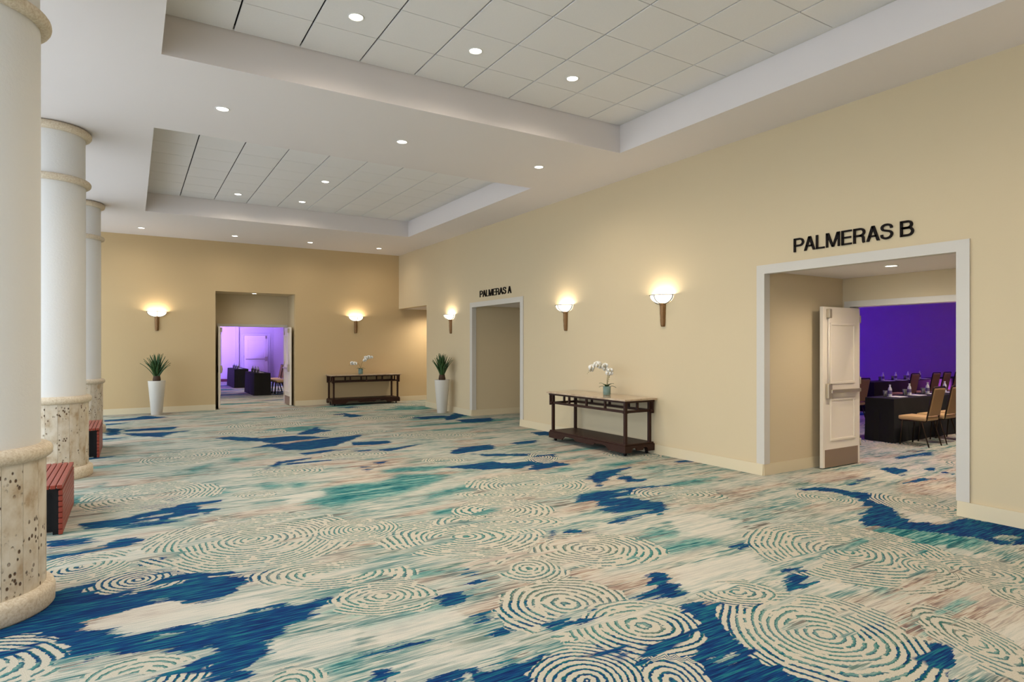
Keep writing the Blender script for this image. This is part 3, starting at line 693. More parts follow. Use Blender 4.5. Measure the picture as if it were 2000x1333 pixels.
# ---------------------------------------------------------------- ceiling: soffit with two tiled trays
cp = cut_plate([XL, XW + .05], [YN, YW + .05], [(TX0, TX1, T1Y0, T1Y1), (TX0, TX1, T2Y0, T2Y1)], lambda u, v, t: (u, v, ZC + t), .06)
ceil = struct(cp.build('ceiling', M['soffit']), 'off white soffit with two sunken tiled trays', 'ceiling')
PITCH = .628
tile_me = MB().box(-PITCH / 2 + .008, PITCH / 2 - .008, -PITCH / 2 + .004, PITCH / 2 - .004, 0, .02, .004).mesh('ceiling_tile'); tile_me.materials.append(M['tile'])
for (y0, y1, yt) in ((T1Y0, T1Y1, 6.60), (T2Y0, T2Y1, 14.42)):
    s = MB(); t_ = .03; zt = ZT + .06
    s.box(TX0 - t_, TX0, y0 - t_, y1 + t_, ZC + .06, zt); s.box(TX1, TX1 + t_, y0 - t_, y1 + t_, ZC + .06, zt)
    s.box(TX0, TX1, y0 - t_, y0, ZC + .06, zt); s.box(TX0, TX1, y1, y1 + t_, ZC + .06, zt)
    s.build('tray_side', M['soffit'], ceil)
    MB().box(TX0 - t_, TX1 + t_, y0 - t_, y1 + t_, zt, zt + .03).build('plenum', M['dark'], ceil)
    a = MB()                                                    # shadow-line angle round the edge
    a.box(TX1 - .035, TX1, y0, y1, ZT + .012, ZT + .018); a.box(TX0, TX1 - .035, y1 - .02, y1, ZT + .012, ZT + .018); a.box(TX0, TX0 + .02, y0, y1 - .02, ZT + .012, ZT + .018)
    a.build('wall_angle', M['ringtrim'], ceil)
    for i in range(9):
        cx = .215 + PITCH * (i + .5)
        xa, xb = max(cx - PITCH / 2, TX0), min(cx + PITCH / 2, TX1 - .035)
        for j in range(9):
            cy = yt - PITCH * (j + .5)
            ya, yb = max(cy - PITCH / 2, y0), min(cy + PITCH / 2, y1 - .008)
            if yb - ya < .05: continue
            if xb - xa < PITCH - .001 or yb - ya < PITCH - .001:
                MB().box(xa + .008, xb - .008, ya + .004, yb - .004, 0, .02, .004).build('ceiling_tile', M['tile'], ceil).location.z = ZT
            else: share('ceiling_tile', tile_me, ceil, (cx, cy, ZT))

# ---------------------------------------------------------------- glazed wall and outdoors behind the columns
MB().box(XL - 40, XL - .12, -30, 50, -.06, -.02).build('ground_outside', M['paving'])
tag(bpy.data.objects['ground_outside'], 'pale outdoor paving beyond the glazing', 'ground', kind='structure')
bays = [(-4.0, .31), (.31, 2.61), (2.61, 4.91), (4.91, 7.22), (7.22, 9.52), (9.52, 11.82), (11.82, 14.12), (14.12, YW)]
wall_l = MB().box(XL - .12, XL, YN, YW, ZC - .28, ZC + .05)
struct(wall_l.build('wall_left', M['soffit']), 'lintel over the tall windows behind the columns')
for k, (y0, y1) in enumerate(bays):
    b = MB(); f = .06
    for (a0, a1, c0, c1) in ((y0, y0 + f, 0, ZC - .28), (y1 - f, y1, 0, ZC - .28), (y0 + f, y1 - f, 0, .12), (y0 + f, y1 - f, ZC - .34, ZC - .28), (y0 + f, y1 - f, 2.5, 2.56)): b.box(XL - .1, XL - .02, a0, a1, c0, c1)
    wd = struct(b.build('window_%d' % (k + 1), M['mullion']), 'tall window bay %s behind the columns' % ('at the far corner' if k == 7 else 'number %d from the near end' % (k + 1)), 'window')
    for (c0, c1) in ((.12, 2.5), (2.56, ZC - .34)):
        MB().box(XL - .065, XL - .055, y0 + f, y1 - f, c0, c1).build('pane', M['pane'], wd)
pt = bpy.data.lights.new('daylight_portal', 'AREA'); pt.shape = 'RECTANGLE'; pt.size = 21.4; pt.size_y = 4.0; pt.cycles.is_portal = True
po = bpy.data.objects.new('daylight_portal', pt); COL.objects.link(po); po.location = (XL - .14, 6.7, 2.02)
po.rotation_euler = Matrix(((0, 0, -1), (1, 0, 0), (0, -1, 0))).transposed().to_euler() if False else (PI / 2, 0, -PI / 2)

# ---------------------------------------------------------------- columns
def column(y, label):
    t = thing('stone_column', label, 'column', (-.851, y, 0), 0, 'columns along the window side')
    MB().lathe([(0, 0), (.425, 0), (.434, .012), (.436, .10), (.428, .125), (.405, .14), (.30, .14)], 48).build('base_plinth', M['cast'], t)
    n = 20; r0, r1 = .355, .388                                   # travertine staves, joints recessed
    st = MB(); h = PI / n - .0025
    for zz in (0,):
        ang = [-h, -h / 3, h / 3, h]
        vs = [(r * math.cos(a), r * math.sin(a), z) for z in (.14, .935) for r in (r0, r1) for a in ang]
        I = lambda zi, ri, ai: zi * 8 + ri * 4 + ai
        fs = []
        for a in range(3):
            fs += [(I(0, 1, a), I(0, 1, a + 1), I(1, 1, a + 1), I(1, 1, a)), (I(0, 0, a + 1), I(0, 0, a), I(1, 0, a), I(1, 0, a + 1)), (I(0, 0, a), I(0, 0, a + 1), I(0, 1, a + 1), I(0, 1, a)), (I(1, 0, a), I(1, 1, a), I(1, 1, a + 1), I(1, 0, a + 1))]
        fs += [(I(0, 0, 0), I(0, 1, 0), I(1, 1, 0), I(1, 0, 0)), (I(0, 0, 3), I(1, 0, 3), I(1, 1, 3), I(0, 1, 3))]
        st.add(vs, fs)
    me = st.mesh('stone_panel'); me.materials.append(M['trav'])
    for k in range(n): share('stone_panel', me, t, (0, 0, 0), 2 * PI * k / n + .1)
    MB().lathe([(.382, .14), (.382, .935)], 40).build('drum_core', M['cast'], t)
    def torus(z, R, hh, nm):
        pr = [(.30, z - hh)] + [(R - hh * .9 + hh * .9 * math.cos(a), z + hh * math.sin(a)) for a in [(-PI / 2) + PI * i / 8 for i in range(9)]] + [(.30, z + hh)]
        MB().lathe(pr, 48).build(nm, M['cast'], t)
    torus(.968, .424, .046, 'torus_moulding')
    MB().lathe([(.359, 1.005), (.359, 3.66)], 64).build('shaft', M['shaft'], t)
    torus(3.66, .418, .042, 'neck_moulding')
    MB().lathe([(.355, 3.69), (.355, ZC)], 64).build('upper_shaft', M['shaft'], t)
    torus(4.275, .424, .049, 'capital_moulding')
    return t
column(4.914, 'white round column with travertine foot nearest the viewer')
column(9.52, 'white round column with travertine foot between the two red benches')
column(14.12, 'white round column with travertine foot beyond the farther red bench')

# ---------------------------------------------------------------- red slatted benches
def bench(x1, y0, L, label):
    W_, Hh = .46, .43
    t = thing('slatted_bench', label, 'bench', (x1 - W_ / 2, y0, 0), 0, 'red slatted benches between the columns')
    n = 10; sw = W_ / n
    top = MB().box(-sw / 2 + .0035, sw / 2 - .0035, 0, L, 0, .032, .004).mesh('top_slat'); top.materials.append(M['redwood'])
    for k in range(n): share('top_slat', top, t, (-W_ / 2 + sw * (k + .5), 0, Hh - .032))
    m = 8; sh = (Hh - .045) / m
    sd = MB().box(0, .03, 0, L, 0, sh - .007, .004).mesh('side_slat'); sd.materials.append(M['redwood'])
    for k in range(m):
        share('side_slat', sd, t, (W_ / 2 - .03, 0, .004 + sh * k)); share('side_slat', sd, t, (-W_ / 2, 0, .004 + sh * k))
    for yy in (.03, L / 2, L - .05):
        b = MB(); b.box(-W_ / 2 + .032, -W_ / 2 + .072, yy, yy + .03, 0, Hh - .034); b.box(W_ / 2 - .072, W_ / 2 - .032, yy, yy + .03, 0, Hh - .034); b.box(-W_ / 2 + .072, W_ / 2 - .072, yy, yy + .03, Hh - .07, Hh - .034)
        b.build('steel_frame', M['benchmetal'], t)
    MB().box(-W_ / 2 + .032, W_ / 2 - .032, .12, .135, .01, Hh - .05).build('inner_panel', M['benchmetal'], t)
    return t
bench(-.505, 6.56, 1.25, 'red stained slatted bench beside the nearest column')
bench(-.40, 10.83, 1.25, 'red stained slatted bench beyond the middle column')

# ---------------------------------------------------------------- recessed downlights
def downlight(x, y, z, label, energy=DOWN_W, color=DOWN_C, r=.062, size=2.85):
    t = thing('recessed_downlight', label, 'ceiling light', (x, y, z), 0, 'recessed ceiling downlights')
    MB().lathe([(r, .001), (r + .004, -.006), (r + .014, -.005), (r + .016, .001)], 24).build('trim_ring', M['ringtrim'], t)
    MB().lathe([(.0005, -.002), (r * .6, -.0024), (r, -.001)], 24).build('lens', M['lens'], t)
    lamp('SPOT', 'downlight_beam', (0, 0, -.02), energy, color, t, spot_size=size, spot_blend=1.0, shadow_soft_size=.06)
    return t
ord3 = ('left', 'middle', 'right')
for k, x in enumerate((1.785, 3.05, 4.31)): downlight(x, 5.68, ZT, '%s downlight of the three in the near tiled tray' % ord3[k])
for k, x in enumerate((.88, 3.04, 5.22)): downlight(x, 7.71, ZC, '%s downlight of the three in the soffit band between the trays' % ord3[k])
for (x, y, lb) in ((1.83, 13.53, 'downlight near the left end of the far tiled tray'), (3.09, 13.53, 'lower middle downlight of the far tiled tray'), (3.08, 11.65, 'upper middle downlight of the far tiled tray')): downlight(x, y, ZT, lb, DOWN_W * .75)
for k, x in enumerate((.19, 2.15, 3.95, 5.80)): downlight(x, 16.41, ZC, '%s downlight along the soffit by the far wall' % ('first from the columns', 'second from the columns', 'third from the columns', 'last, by the corner')[k], DOWN_W * .36)
for k, (x, y, z) in enumerate(((1.785, 2.54, ZT), (4.31, 2.54, ZT), (3.05, 3.80, ZT), (.88, 0, ZC), (5.22, 0, ZC), (3.0, -2.2, ZC))): downlight(x, y, z, 'downlight above the viewpoint, %s' % ('near tray left', 'near tray right', 'near tray centre', 'soffit left', 'soffit right', 'rear soffit')[k])
downlight(7.60, 3.85, 2.57, 'downlight in the ceiling of the large right-hand alcove', 95.0)
downlight(7.7, 11.25, 2.57, 'added unseen downlight in the ceiling of the narrow alcove', 8.0)  # added lamp out of view, lightens the side wall of this alcove
downlight(2.80, 17.74, CZ, 'downlight in the head of the far recess', 8.0)
downlight(7.7, 16.7, HZ, 'downlight in the corridor past the far corner', 150.0)

# ---------------------------------------------------------------- wall sconces
def sconce(loc, rz, label):
    """back at y = 0, the lamp stands out towards -y; origin at the rim height"""
    t = thing('wall_sconce', label, 'wall lamp', loc, rz, 'half bowl wall sconces')
    W2, D, Hb, n = .205, .18, .12, 20
    vs = []; fs = []; rows = 9
    for i in range(rows):
        a = (PI / 2) * i / (rows - 1); rr = math.cos(a * .93); z = -Hb * math.sin(a)
        for k in range(n + 1):
            b = PI + PI * k / n
            vs.append((W2 * rr * math.cos(b), D * rr * math.sin(b) - .006, z))
    for i in range(rows - 1):
        for k in range(n): fs.append((i * (n + 1) + k, i * (n + 1) + k + 1, (i + 1) * (n + 1) + k + 1, (i + 1) * (n + 1) + k))
    o = MB().add(vs, fs, True).build('glass_bowl', M['bowl'], t)
    md = o.modifiers.new('thickness', 'SOLIDIFY'); md.thickness = .004
    rim = [((W2 + .012) * math.cos(PI + PI * k / 24), (D + .012) * math.sin(PI + PI * k / 24) - .006, .002) for k in range(25)]
    MB().tube(rim, .0055, 6).build('rim_band', M['bronze2'], t)
    for s in (-1, 1):
        st = [(s * (W2 + .010) * math.cos(a), -.03, -(Hb + .012) * math.sin(a)) for a in [PI / 2 * k / 10 for k in range(10)]]
        MB().tube(st, .0075, 6).build('curved_strap', M['bronze2'], t)
    st = [(0, -(D + .010) * math.cos(a) - .006, -(Hb + .010) * math.sin(a)) for a in [PI / 2 * k / 10 for k in range(10)]]
    MB().tube(st, .005, 6).build('curved_strap', M['bronze2'], t)
    zs = [-.115, -.14, -.15, -.25, -.26, -.35, -.36, -.44, -.465]; ws = [.050, .053, .049, .046, .048, .042, .044, .038, .032]
    vs = []; fs = []
    for z, wv in zip(zs, ws):
        for k in range(9):
            a = PI + PI * k / 8; vs.append((wv * math.cos(a), wv * 1.25 * math.sin(a) - .002, z))
    for i in range(len(zs) - 1):
        for k in range(8): fs.append((i * 9 + k, i * 9 + k + 1, (i + 1) * 9 + k + 1, (i + 1) * 9 + k))
    fs.append(tuple(range(8 * 9, 9 * 9))); fs.append(tuple(range(9))[::-1])
    MB().add(vs, fs).build('tapered_bracket', M['bronze'], t)
    for s in (-.10, .10): lamp('POINT', 'sconce_bulb', (s, -.10, -.025), SCONCE_W / 2, SCONCE_C, t, shadow_soft_size=.03)
    return t
RZR = PI * 1.5                    # local -y turned to face -X
def rsc(y, z, lb): return sconce((XW, y, z), -PI / 2, lb)
# for a lamp on the right wall local -y must point to -X
rsc(13.90, 2.41, 'bronze and glass half bowl sconce above the planter by the corner')
rsc(9.12, 2.375, 'bronze and glass half bowl sconce on the right wall nearer the narrow alcove')
rsc(6.69, 2.385, 'bronze and glass half bowl sconce on the right wall nearer the large alcove')
rsc(1.30, 2.385, 'bronze and glass half bowl sconce on the right wall outside the near edge of view')
rsc(-1.20, 2.385, 'bronze and glass half bowl sconce on the right wall behind the viewpoint')
sconce((.53, YW, 2.475), 0, 'bronze and glass half bowl sconce above the far wall planter')
sconce((5.476, YW, 2.475), 0, 'bronze and glass half bowl sconce above the far console table')

# ---------------------------------------------------------------- room names
def stroke(b, pts, w):
    """flat band of width w along a polyline of (x, z), as a slab one unit deep"""
    n = len(pts); L_, R_ = [], []
    for i, (x, z) in enumerate(pts):
        ax, az = pts[max(i - 1, 0)]; bx, bz = pts[min(i + 1, n - 1)]
        d = math.hypot(bx - ax, bz - az); nx, nz = -(bz - az) / d, (bx - ax) / d
        L_.append((x + nx * w / 2, z + nz * w / 2)); R_.append((x - nx * w / 2, z - nz * w / 2))
    slab(b, L_ + R_[::-1], quads=n)
def slab(b, poly, quads=0):
    n = len(poly); vs = [(x, 0, z) for x, z in poly] + [(x, 1, z) for x, z in poly]
    fs = [(i, (i + 1) % n, n + (i + 1) % n, n + i) for i in range(n)]
    if quads:
        for i in range(quads - 1):
            q = (i, i + 1, n - 2 - i, n - 1 - i); fs += [q, tuple(n + k for k in q[::-1])]
    else: fs += [tuple(range(n)), tuple(range(n, 2 * n))[::-1]]
    b.add(vs, fs)
def arc(cx, cz, r, a0, a1, n=12, rx=None): return [(cx + (rx or r) * math.cos(math.radians(a0 + (a1 - a0) * k / n)), cz + r * math.sin(math.radians(a0 + (a1 - a0) * k / n))) for k in range(n + 1)]
def smooth(P, m=5):
    out = []
    for i in range(len(P) - 1):
        p0, p1, p2, p3 = P[max(i - 1, 0)], P[i], P[i + 1], P[min(i + 2, len(P) - 1)]
        for s in range(m):
            u = s / m; out.append(tuple(.5 * (2 * p1[k] + (p2[k] - p0[k]) * u + (2 * p0[k] - 5 * p1[k] + 4 * p2[k] - p3[k]) * u * u + (3 * p1[k] - p0[k] - 3 * p2[k] + p3[k]) * u ** 3) for k in (0, 1)))
    return out + [P[-1]]
def glyph(ch):
    b = MB(); w = .135; rect = lambda x0, x1, z0, z1: slab(b, [(x0, z0), (x1, z0), (x1, z1), (x0, z1)])
    if ch in 'PRB': rect(0, w, 0, 1)
    if ch in 'PR':
        zl = .455 if ch == 'P' else .485; r = (1 - w / 2 - zl) / 2
        stroke(b, [(w * .5, 1 - w / 2)] + arc(.38, zl + r, r, 90, -90) + [(w * .5, zl)], w)
        if ch == 'P': return b, .66
        stroke(b, smooth([(.34, .485), (.48, .45), (.555, .36), (.565, .22), (.575, .08), (.605, .0)]), w); return b, .69
    if ch == 'B':
        stroke(b, [(w * .5, 1 - w / 2)] + arc(.37, .735, .1975, 90, -90) + [(w * .5, .5375)], w)
        stroke(b, [(w * .5, .5375)] + arc(.385, .3025, .235, 90, -90) + [(w * .5, .0675)], w); return b, .69
    if ch == 'A':
        W, t_ = .72, .15
        slab(b, [(0, 0), (t_, 0), (W / 2 + t_ * .55, 1), (W / 2 - t_ * .55, 1)]); slab(b, [(W - t_, 0), (W, 0), (W / 2 + t_ * .55, 1), (W / 2 - t_ * .55, 1)])
        rect(.15, W - .15, .27, .39); return b, W
    if ch == 'L': rect(0, w, 0, 1); rect(w * .5, .54, 0, .12); return b, .54
    if ch == 'E':
        rect(0, w, 0, 1)
        for z in (0, .445, .88): rect(w * .5, .60 if z != .445 else .56, z, z + .12)
        return b, .60
    if ch == 'M':
        W = .84; rect(0, .125, 0, 1); rect(W - .125, W, 0, 1)
        slab(b, [(0, 1), (.18, 1), (W / 2 + .062, 0), (W / 2 - .062, 0)]); slab(b, [(W - .18, 1), (W, 1), (W / 2 + .062, 0), (W / 2 - .062, 0)]); return b, W
    if ch == 'S':
        stroke(b, smooth([(.575, .69), (.545, .83), (.45, .915), (.315, .94), (.18, .91), (.09, .83), (.08, .72), (.14, .615), (.31, .55), (.48, .49), (.575, .39), (.58, .26), (.50, .125), (.34, .06), (.185, .085), (.085, .18), (.065, .32)]), w); return b, .65
def letters(text, y_far, y_near, z, h, label):
    """dark letters standing on the right wall, read from -X; the text runs from far (+Y) to near (-Y)"""
    t = thing('room_sign', label, 'sign', (XW, y_far, z), 0)
    pen = 0.0; place = []
    for i, ch in enumerate(text):
        if ch == ' ': pen += .27; continue
        b, wd = glyph(ch); nx = text[i + 1] if i + 1 < len(text) else ' '
        place.append((b, pen)); last = pen + wd
        pen += wd + (.03 if ch in 'PL' and nx == 'A' else .045 if 'A' in (ch, nx) else .09)
    sx = (y_far - y_near) / last
    for b, dx in place:
        b.v = [(-.003 - yy * .014, -(x + dx) * sx, zz * h) for x, yy, zz in b.v]
        b.build('letter', M['black'], t)
letters('PALMERAS A', 12.40, 11.03, 2.745, .148, 'small dark lettering PALMERAS A over the narrow alcove')
letters('PALMERAS B', 4.547, 3.208, 2.752, .163, 'large dark lettering PALMERAS B over the right-hand alcove')

# ---------------------------------------------------------------- doors
def door_leaf(name, loc, rz, L, label, bar_side=1, hinge_first=True):
    """leaf from the hinge at x = 0 to the free edge at x = L, y from 0 to .045; fittings on the y = 0 face (towards -y)"""
    Hd, T = 2.15, .045
    root = empty(name, loc, rz); tag(root, label, 'door', kind='structure')
    MB().box(0, L, 0, T, .012, Hd, .003).build('leaf', M['door'], root)
    def moulding(x0, x1, z0, z1):
        b = MB(); m_ = .032
        for (a0, a1, c0, c1) in ((x0, x1, z0, z0 + m_), (x0, x1, z1 - m_, z1), (x0, x0 + m_, z0 + m_, z1 - m_), (x1 - m_, x1, z0 + m_, z1 - m_)):
            b.box(a0, a1, -.012, .0, c0, c1, .005); b.box(a0, a1, T, T + .012, c0, c1, .005)
        o = b.build('panel_moulding', M['door'], root)
        return o
    moulding(.13, L - .16, 1.12, 1.94); moulding(.13, L - .16, .36, .93)
    k = MB().box(.05, L - .04, -.0025, -.0001, .015, .25).build('kick_plate', M['kick'], root)
    bar = MB().box(.07, L - .11, -.062, -.030, 1.0, 1.05, .008).build('push_bar', M['steel'], root)
    MB().box(.06, .30, -.05, -.002, 1.005, 1.045, .006).build('bar_end_case', M['steel'], bar)
    MB().box(L - .14, L - .05, -.05, -.002, .93, 1.13, .012).build('latch_case', M['steel'], bar)
    MB().tube([(L - .10, -.022, 1.12), (L - .10, -.022, 2.02)], .007, 8).build('latch_rod', M['door'], root)
    MB().box(L - .13, L - .07, -.05, -.001, 2.00, 2.12, .008).build('top_latch', M['steel'], root)
    for z in (.25, 1.1, 1.95): MB().tube([(-.006, -.006, z), (-.006, -.006, z + .1)], .008, 8).build('hinge', M['steel'], root)
    return root
# right-hand alcove: hinge at the back wall, free edge towards the hall, fittings face -Y
door_leaf('door_1', (8.63, 4.79, 0), 0, .87, 'open white panelled door with push bar in the large alcove')
d1 = bpy.data.objects['door_1']; d1.scale = (-1, 1, 1); d1.location = (8.63, 4.79, 0)
# far recess: two leaves standing open towards the hall
d2 = door_leaf('door_2', (CD1 - .03, CYB - .01, 0), -PI / 2 - math.radians(2), .84, 'open right-hand leaf of the far double doors')
d3 = door_leaf('door_3', (CD0 + .02, CYB - .01, 0), -PI / 2 - math.radians(6), .84, 'open left-hand leaf of the far double doors seen edge on')
d3.scale = (1, -1, 1)
# closed door at the end of the lavender room
dl = door_leaf('door_4', (4.50, YE - .05, 0), 0, 1.05, 'white door with push bar at the end of the lavender room')
b = MB()
for (a0, a1, c0, c1) in ((4.40, 4.49, 0, 2.24), (5.56, 5.65, 0, 2.24), (4.49, 5.56, 2.16, 2.24)): b.box(a0, a1, YE - .03, YE, c0, c1)
struct(b.build('trim_8', M['frame']), 'white casing of the door at the end of the lavender room', 'trim')
struct(MB().box(1.0, 4.4, YE - .02, YE, 0, .12).build('baseboard_end', M['redbase']), 'dark red skirting at the end of the lavender room', 'baseboard')

# ---------------------------------------------------------------- tall planters
def planter(x, y, label, seed, spread=.70):
    r_ = random.Random(seed)
    t = thing('planter', label, 'potted plant', (x, y, 0), 0, 'tall white planters')
    MB().lathe([(0, 0), (.112, 0), (.118, .006), (.185, .80), (.187, .81), (.176, .81), (.172, .77), (0, .77)], 40).build('pot', M['pot'], t)
    MB().lathe([(0, .772), (.171, .772)], 24).build('soil', M['soil'], t)
    MB().lathe([(.0, .76), (.075, .76), (.085, .84), (.07, .92), (.045, .98), (0, 1.0)], 14).build('leaf_base', M['trunk'], t)
    n = 42
    for k in range(n):
        az = k * 2.39996 + r_.uniform(-.2, .2); q = k / (n - 1)
        tilt = .10 + spread * q + r_.uniform(-.06, .06)                # inner leaves stand up, outer ones spread
        L = r_.uniform(.48, .56) * (1.02 - .10 * q)
        z0 = .93 - .09 * q; S = 8
        vs = []; fs = []; p = Vector((.03 * math.cos(az), .03 * math.sin(az), z0)); el = PI / 2 - tilt * .55
        side = Vector((-math.sin(az), math.cos(az), 0))
        for s in range(S + 1):
            u = s / S; wv = .052 * (1 - u) ** .75 * (.65 + 1.1 * u if u < .35 else 1.035) + .0008
            d = Vector((math.cos(az) * math.cos(el), math.sin(az) * math.cos(el), math.sin(el)))
            nn = side.cross(d)
            vs += [p - side * wv - nn * wv * .35, p + nn * .004, p + side * wv - nn * wv * .35, p - nn * .007]
            p = p + d * (L / S); el -= tilt * (.10 if u < .6 else .16)
        for s in range(S):
            a = s * 4; c = a + 4
            for j in range(4): fs.append((a + j, a + (j + 1) % 4, c + (j + 1) % 4, c + j))
        fs.append((S * 4, S * 4 + 1, S * 4 + 2, S * 4 + 3)); fs.append((3, 2, 1, 0))
        MB().add(vs, fs, True).build('leaf', M['leaf'], t)
planter(.51, 16.93, 'tall white planter with a spiky green agave against the far wall', 4)
planter(6.47, 13.78, 'tall white planter with a spiky green agave by the corner of the right wall', 9, .54)

# ---------------------------------------------------------------- console tables
def console(loc, rz, label):
    """length 2.0 along x, depth .64 along y; front at y = 0, back at y = .64"""
    L, Dp, Ht = 2.0, .64, .845
    t = thing('console_table', label, 'table', loc, rz, 'dark wood console tables')
    MB().box(0, L, 0, Dp, Ht - .028, Ht, .006).build('marble_top', M['marble'], t)
    MB().box(.03, L - .03, .03, Dp - .02, Ht - .058, Ht - .028).build('top_frame', M['darkwood'], t)
    W_ = M['darkwood']; lx = (.085, L - .085); ly = (.085, Dp - .075)
    for x in lx:
        for y in ly: MB().box(x - .022, x + .022, y - .022, y + .022, .175, Ht - .058, .004).build('leg', W_, t)
    zl0, zl1 = .635, .672
    for y in ly: MB().box(.035, L - .035, y - .016, y + .016, zl0, zl1, .003).build('apron_rail', W_, t)
    for x in lx: MB().box(x - .016, x + .016, .035, Dp - .025, zl0, zl1, .003).build('apron_rail', W_, t)
    sp = MB().box(-.018, .018, -.014, .014, zl1 - .002, Ht - .057, .002).mesh('apron_spindle'); sp.materials.append(W_)
    for y in ly:
        for k in (1, 2, 3): share('apron_spindle', sp, t, (lx[0] + (lx[1] - lx[0]) * k / 4, y, 0))
    for x in lx: share('apron_spindle', sp, t, (x, Dp / 2, 0))
    for x in (.05, L - .05):                                        # posts outside the legs at the corners
        for y in (.05, Dp - .04): MB().box(x - .014, x + .014, y - .014, y + .014, zl0 - .02, Ht - .057, .002).build('corner_post', W_, t)
    MB().box(.04, L - .04, .04, Dp - .03, .158, .182, .004).build('shelf', W_, t)
    def skirt(n):
        # bracket-footed board: n long, height .055 to .158
        e = .055; arc = [(n * .19, e), (n * .205, e + .025), (n * .23, e + .055), (n * .265, e + .062)]
        half = [(0, e), *arc, (n * .36, e + .062), (n * .375, e + .035), (n * .40, e + .022)]
        pts = half + [(n - x, z) for x, z in reversed(half)]
        return pts + [(n, .158), (0, .158)]
    MB().prism([(x + .03, z) for x, z in skirt(L - .06)], .03, .055, 'y').build('skirt', W_, t)
    MB().prism([(x + .03, z) for x, z in skirt(L - .06)], Dp - .045, Dp - .02, 'y').build('skirt', W_, t)
    for x in (.03, L - .055): MB().prism([(y + .055, z) for y, z in skirt(Dp - .10)], x, x + .025, 'x').build('skirt', W_, t)
    for x in (.12, L - .12):
        for y in (.11, Dp - .10):
            MB().tube([(x - .012, y, .026), (x + .012, y, .026)], .026, 14).build('caster', M['benchmetal'], t)
            MB().box(x - .02, x + .02, y - .02, y + .02, .048, .158).build('caster_block', W_, t)
    return t
console((6.115, 8.80, 0), -PI / 2, 'marble topped dark wood console table on the right wall')
console((4.60, 16.785, 0), 0, 'marble topped dark wood console table under the far wall sconce')

# ---------------------------------------------------------------- orchids
def orchid(loc, label, arcs, seed, scale=1.0):
    r_ = random.Random(seed)
    t = thing('potted_orchid', label, 'flower', loc, 0, 'white orchids on the console tables')
    MB().lathe([(0, .002), (.058, .002), (.064, .008), (.064, .148), (.060, .148), (.058, .012), (0, .010)], 28).build('glass_vase', M['vase'], t)
    MB().lathe([(0, .014), (.054, .014), (.055, .10), (.03, .115), (0, .118)], 20).build('moss', M['moss'], t)
    for k in range(7):
        az = k * 2.4 + .3; L = r_.uniform(.12, .2); S = 6; vs = []; fs = []; p = Vector((0, 0, .105)); el = r_.uniform(.7, 1.35); side = Vector((-math.sin(az), math.cos(az), 0))
        for s in range(S + 1):
            u = s / S; wv = .022 * math.sin(PI * min(.97, .12 + .86 * u)) + .001
            d = Vector((math.cos(az) * math.cos(el), math.sin(az) * math.cos(el), math.sin(el))); nn = side.cross(d)
            vs += [p - side * wv, p + nn * .003, p + side * wv, p - nn * .004]; p = p + d * (L / S); el -= .28
        for s in range(S):
            for j in range(4): fs.append((s * 4 + j, s * 4 + (j + 1) % 4, s * 4 + 4 + (j + 1) % 4, s * 4 + 4 + j))
        MB().add(vs, fs, True).build('leaf', M['oleaf'], t)
    # one petal, flat disc with a cupped profile
    def flower(c, fwd):
        fwd = fwd.normalized(); up = Vector((0, 0, 1)); sx = fwd.cross(up).normalized(); uz = sx.cross(fwd).normalized()
        b = MB()
        for k, (a, ln, wd) in enumerate(((90, .046, .024), (210, .044, .022), (330, .044, .022), (165, .052, .034), (15, .052, .034))):
            ca, sa = math.cos(math.radians(a)), math.sin(math.radians(a)); N = 7
            rim = []
            for i in range(10):
                q = 2 * PI * i / 10; l_ = ln * (.5 + .5 * math.cos(q)); w_ = wd * math.sin(q)
                rim.append(c + (sx * ca + uz * sa) * l_ + (-sx * sa + uz * ca) * w_ + fwd * (.008 * (l_ / ln) ** 2 + .0015 * k))
            mid = c + (sx * ca + uz * sa) * ln * .55 + fwd * (.004 + .0015 * k)
            bk = c + (sx * ca + uz * sa) * ln * .5 - fwd * .002
            b.add(rim + [mid, bk], [(i, (i + 1) % 10, 10) for i in range(10)] + [((i + 1) % 10, i, 11) for i in range(10)], True)
        f = b.build('blossom', M['petal'], t)
        l = MB(); bm = bmesh.new(); bmesh.ops.create_icosphere(bm, subdivisions=1, radius=.007)
        for v in bm.verts: v.co = c + v.co + fwd * .010
        l.bm(bm, True); l.build('lip', M['lip'], f)
    for (pts, n0, nf) in arcs:
        # smooth stem through the given points
        P = [Vector(p) for p in pts]; out = []
        for i in range(len(P) - 1):
            p0, p1, p2, p3 = P[max(i - 1, 0)], P[i], P[i + 1], P[min(i + 2, len(P) - 1)]
            for s in range(6):
                u = s / 6; out.append(.5 * ((2 * p1) + (p2 - p0) * u + (2 * p0 - 5 * p1 + 4 * p2 - p3) * u * u + (3 * p1 - p0 - 3 * p2 + p3) * u ** 3))
        out.append(P[-1])
        MB().tube(out, .0042, 6).build('flower_stem', M['stem'], t)
        for k in range(nf):
            u = n0 + (1 - n0) * k / max(1, nf - 1); q = out[min(len(out) - 1, int(u * (len(out) - 1)))]
            off = Vector((r_.uniform(-.03, .03), r_.uniform(-.03, .03), r_.uniform(-.038, .018)))
            flower(q + off, Vector((-.55 + r_.uniform(-.5, .5), -.8 + r_.uniform(-.4, .4), r_.uniform(-.3, .2))))
        tip = out[-1]; dr = (out[-1] - out[-3]).normalized()
        for k in range(4):
            bm = bmesh.new(); bmesh.ops.create_icosphere(bm, subdivisions=1, radius=.009 - .0012 * k)
            for v in bm.verts: v.co = tip + dr * (.022 * (k + 1)) + Vector((0, 0, -.006 * (k + 1) ** 1.4)) + v.co
            MB().bm(bm, True).build('bud', M['stem'], t)
    t.scale = (scale,) * 3
    return t
ca, sa = math.cos(YAW), math.sin(YAW)
